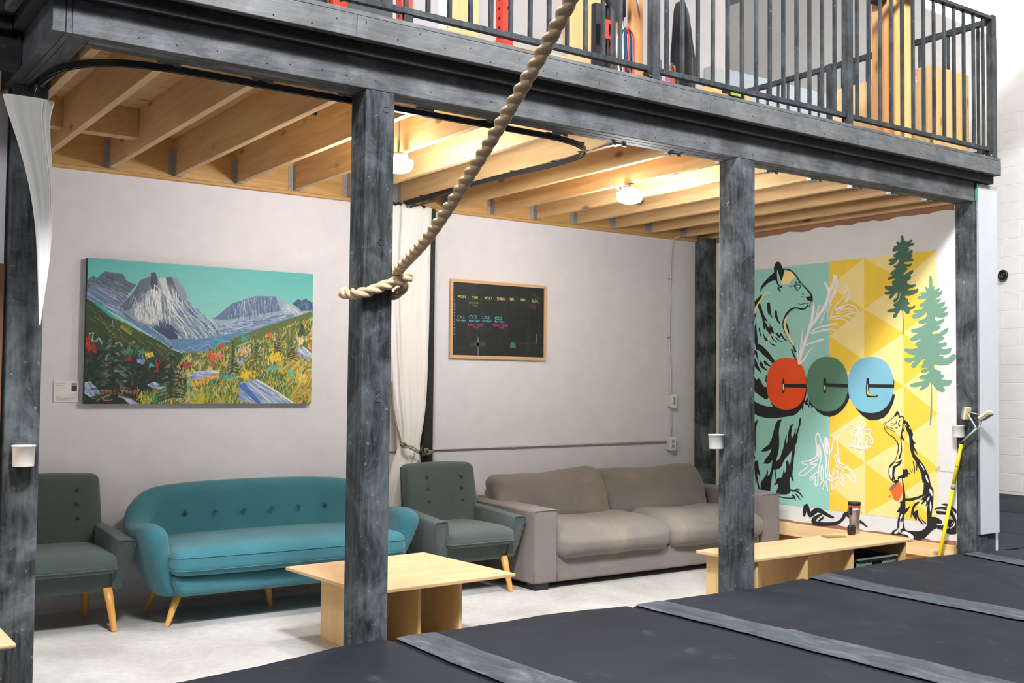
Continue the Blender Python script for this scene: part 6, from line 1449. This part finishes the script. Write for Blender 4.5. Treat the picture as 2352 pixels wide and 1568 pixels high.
bx('photo_sky', 'lightgrey', cc_, 1.384, 1.413, YD-.007, YD-.0067, 1.356, 1.373, bevel=0)

# ================================================================== CHALKBOARD
cbd = thing('chalkboard', 'framed chalkboard with a weekly timetable on the back wall above the grey sofa', 'chalkboard', (4.51, YD-.02, 1.584))
QX0, QX1, QZ0, QZ1 = 4.060, 4.958, 1.584, 2.182
MB().box(QX0+.02, QX1-.02, YD-.012, YD-.001, QZ0+.02, QZ1-.02).build('board', 'chalkboard', cbd)
for d in ((QX0, QX1, QZ0, QZ0+.026), (QX0, QX1, QZ1-.024, QZ1), (QX0, QX0+.022, QZ0+.0262, QZ1-.0242), (QX1-.022, QX1, QZ0+.0262, QZ1-.0242)):
    MB().box(d[0], d[1], YD-.022, YD-.001, d[2], d[3]).build('frame_rail', 'frame_wood', cbd, bevel=.0025)
yb = YD-.0128
def bq(x, y): # board zoom picture -> board plane; corners (165,185) (1655,290) (1640,1420) (150,1385)
    u = (x-165+(y-185)*.0125)/(1490); yt = 185+105*u; ybm = 1385+35*u; v_ = (y-yt)/(ybm-yt)
    return (QX0+.022+u*(QX1-QX0-.044), QZ1-.024-v_*(QZ1-QZ0-.050))
days = [('MON', 300, 425), ('TUE', 508, 440), ('WED', 718, 447), ('THUR', 925, 460), ('FRI', 1108, 466), ('SAT', 1298, 475), ('SUN', 1497, 494)]
def chalk(name, rows, mat):
    mb = MB(); r6 = random.Random(5)
    for txt, x, y, size in rows:
        vs, fs = text_mesh(txt, size); X, Z = bq(x, y); mb.add([(X+v[0], yb, Z-size*.36+v[1]+.06*v[0]*r6.uniform(-1, 1)) for v in vs], fs)
    o = mb.build(name, mat, cbd); return o
chalk('chalk_days', [(a, x, y, .030) for a, x, y in days], 'c_yellow')
chalk('chalk_hours', [(str(i+1), 182, 490+50*i, .017) for i in range(12)], 'c_white')
for q_ in ([('CICS', 288, 762, .031), ('4pm-6pm', 292, 812, .022)], [('CICS', 476, 757, .033), ('4pm-7pm', 498, 818, .025)], [('CICS', 685, 765, .032), ('4pm-8pm', 697, 822, .022)], [('CICS', 885, 777, .033), ('4pm-7pm', 902, 832, .024)]): chalk('chalk_class', q_, 'c_blue')
for q_ in ([('ADULT TEAM', 515, 892, .024), ('7-9pm', 530, 930, .020)], [('ADULT TEAM', 918, 896, .023), ('7-9pm', 935, 932, .020)]): chalk('chalk_team', q_, 'c_pink')
chalk('chalk_note', [('KITCHEN', 497, 528, .022), ('12-2pm', 505, 568, .018)], 'c_green')
chalk('chalk_note_red', [('BABY', 1460, 555, .028), ('CLIMB', 1460, 590, .026), ('10-12', 1480, 632, .018)], 'c_red')
ln = MB()
def cl_(x0, y0, x1, y1, w=2.2):
    dx, dy = x1-x0, y1-y0; l = math.hypot(dx, dy); nx_, ny_ = -dy/l*w/2, dx/l*w/2
    ln.add([(bq(x, y)[0], yb+.0002, bq(x, y)[1]) for x, y in ((x0+nx_, y0+ny_), (x1+nx_, y1+ny_), (x1-nx_, y1-ny_), (x0-nx_, y0-ny_))], [(0, 1, 2, 3)])
for a in ((205,400,205,1150),(410,405,405,1155),(618,415,612,1160),(820,425,815,1165),(1010,435,1003,1170),(1198,448,1190,1185),(1385,480,1380,1195),(1580,500,1575,1200),(205,1150,1580,1200),(205,455,1560,510)): cl_(*a)
cl_(180,1330,380,1240,3); cl_(1480,1240,1640,1290,3)
ln.build('chalk_lines', 'c_line', cbd)
def smudge(pts, mat, nm='chalk_smudge'):
    q = [bq(*p) for p in pts]; o = MB().add([(x, yb+.0001, z) for x, z in q], [tuple(range(len(q)))]).build(nm, mat, cbd)
smudge([(440,1190),(690,1175),(680,1245),(425,1250)], 'c_dim'); smudge([(535,1110),(560,1095),(572,1130),(565,1250),(575,1385),(548,1385),(540,1250)], 'c_lav'); smudge([(1085,1190),(1120,1170),(1160,1185),(1175,1260),(1075,1265)], 'c_teal'); smudge([(1515,1040),(1530,1035),(1525,1180),(1500,1210)], 'c_lav'); smudge([(1440,365),(1500,385),(1600,470),(1580,480),(1490,410)], 'c_dim')
for o in bpy.data.objects:
    if o.type == 'MESH' and o.parent is cbd and o.name.startswith('chalk'):
        b_ = bmesh.new(); b_.from_mesh(o.data); b_.normal_update(); bmesh.ops.reverse_faces(b_, faces=[f for f in b_.faces if f.normal.y > 0]); b_.to_mesh(o.data); b_.free()
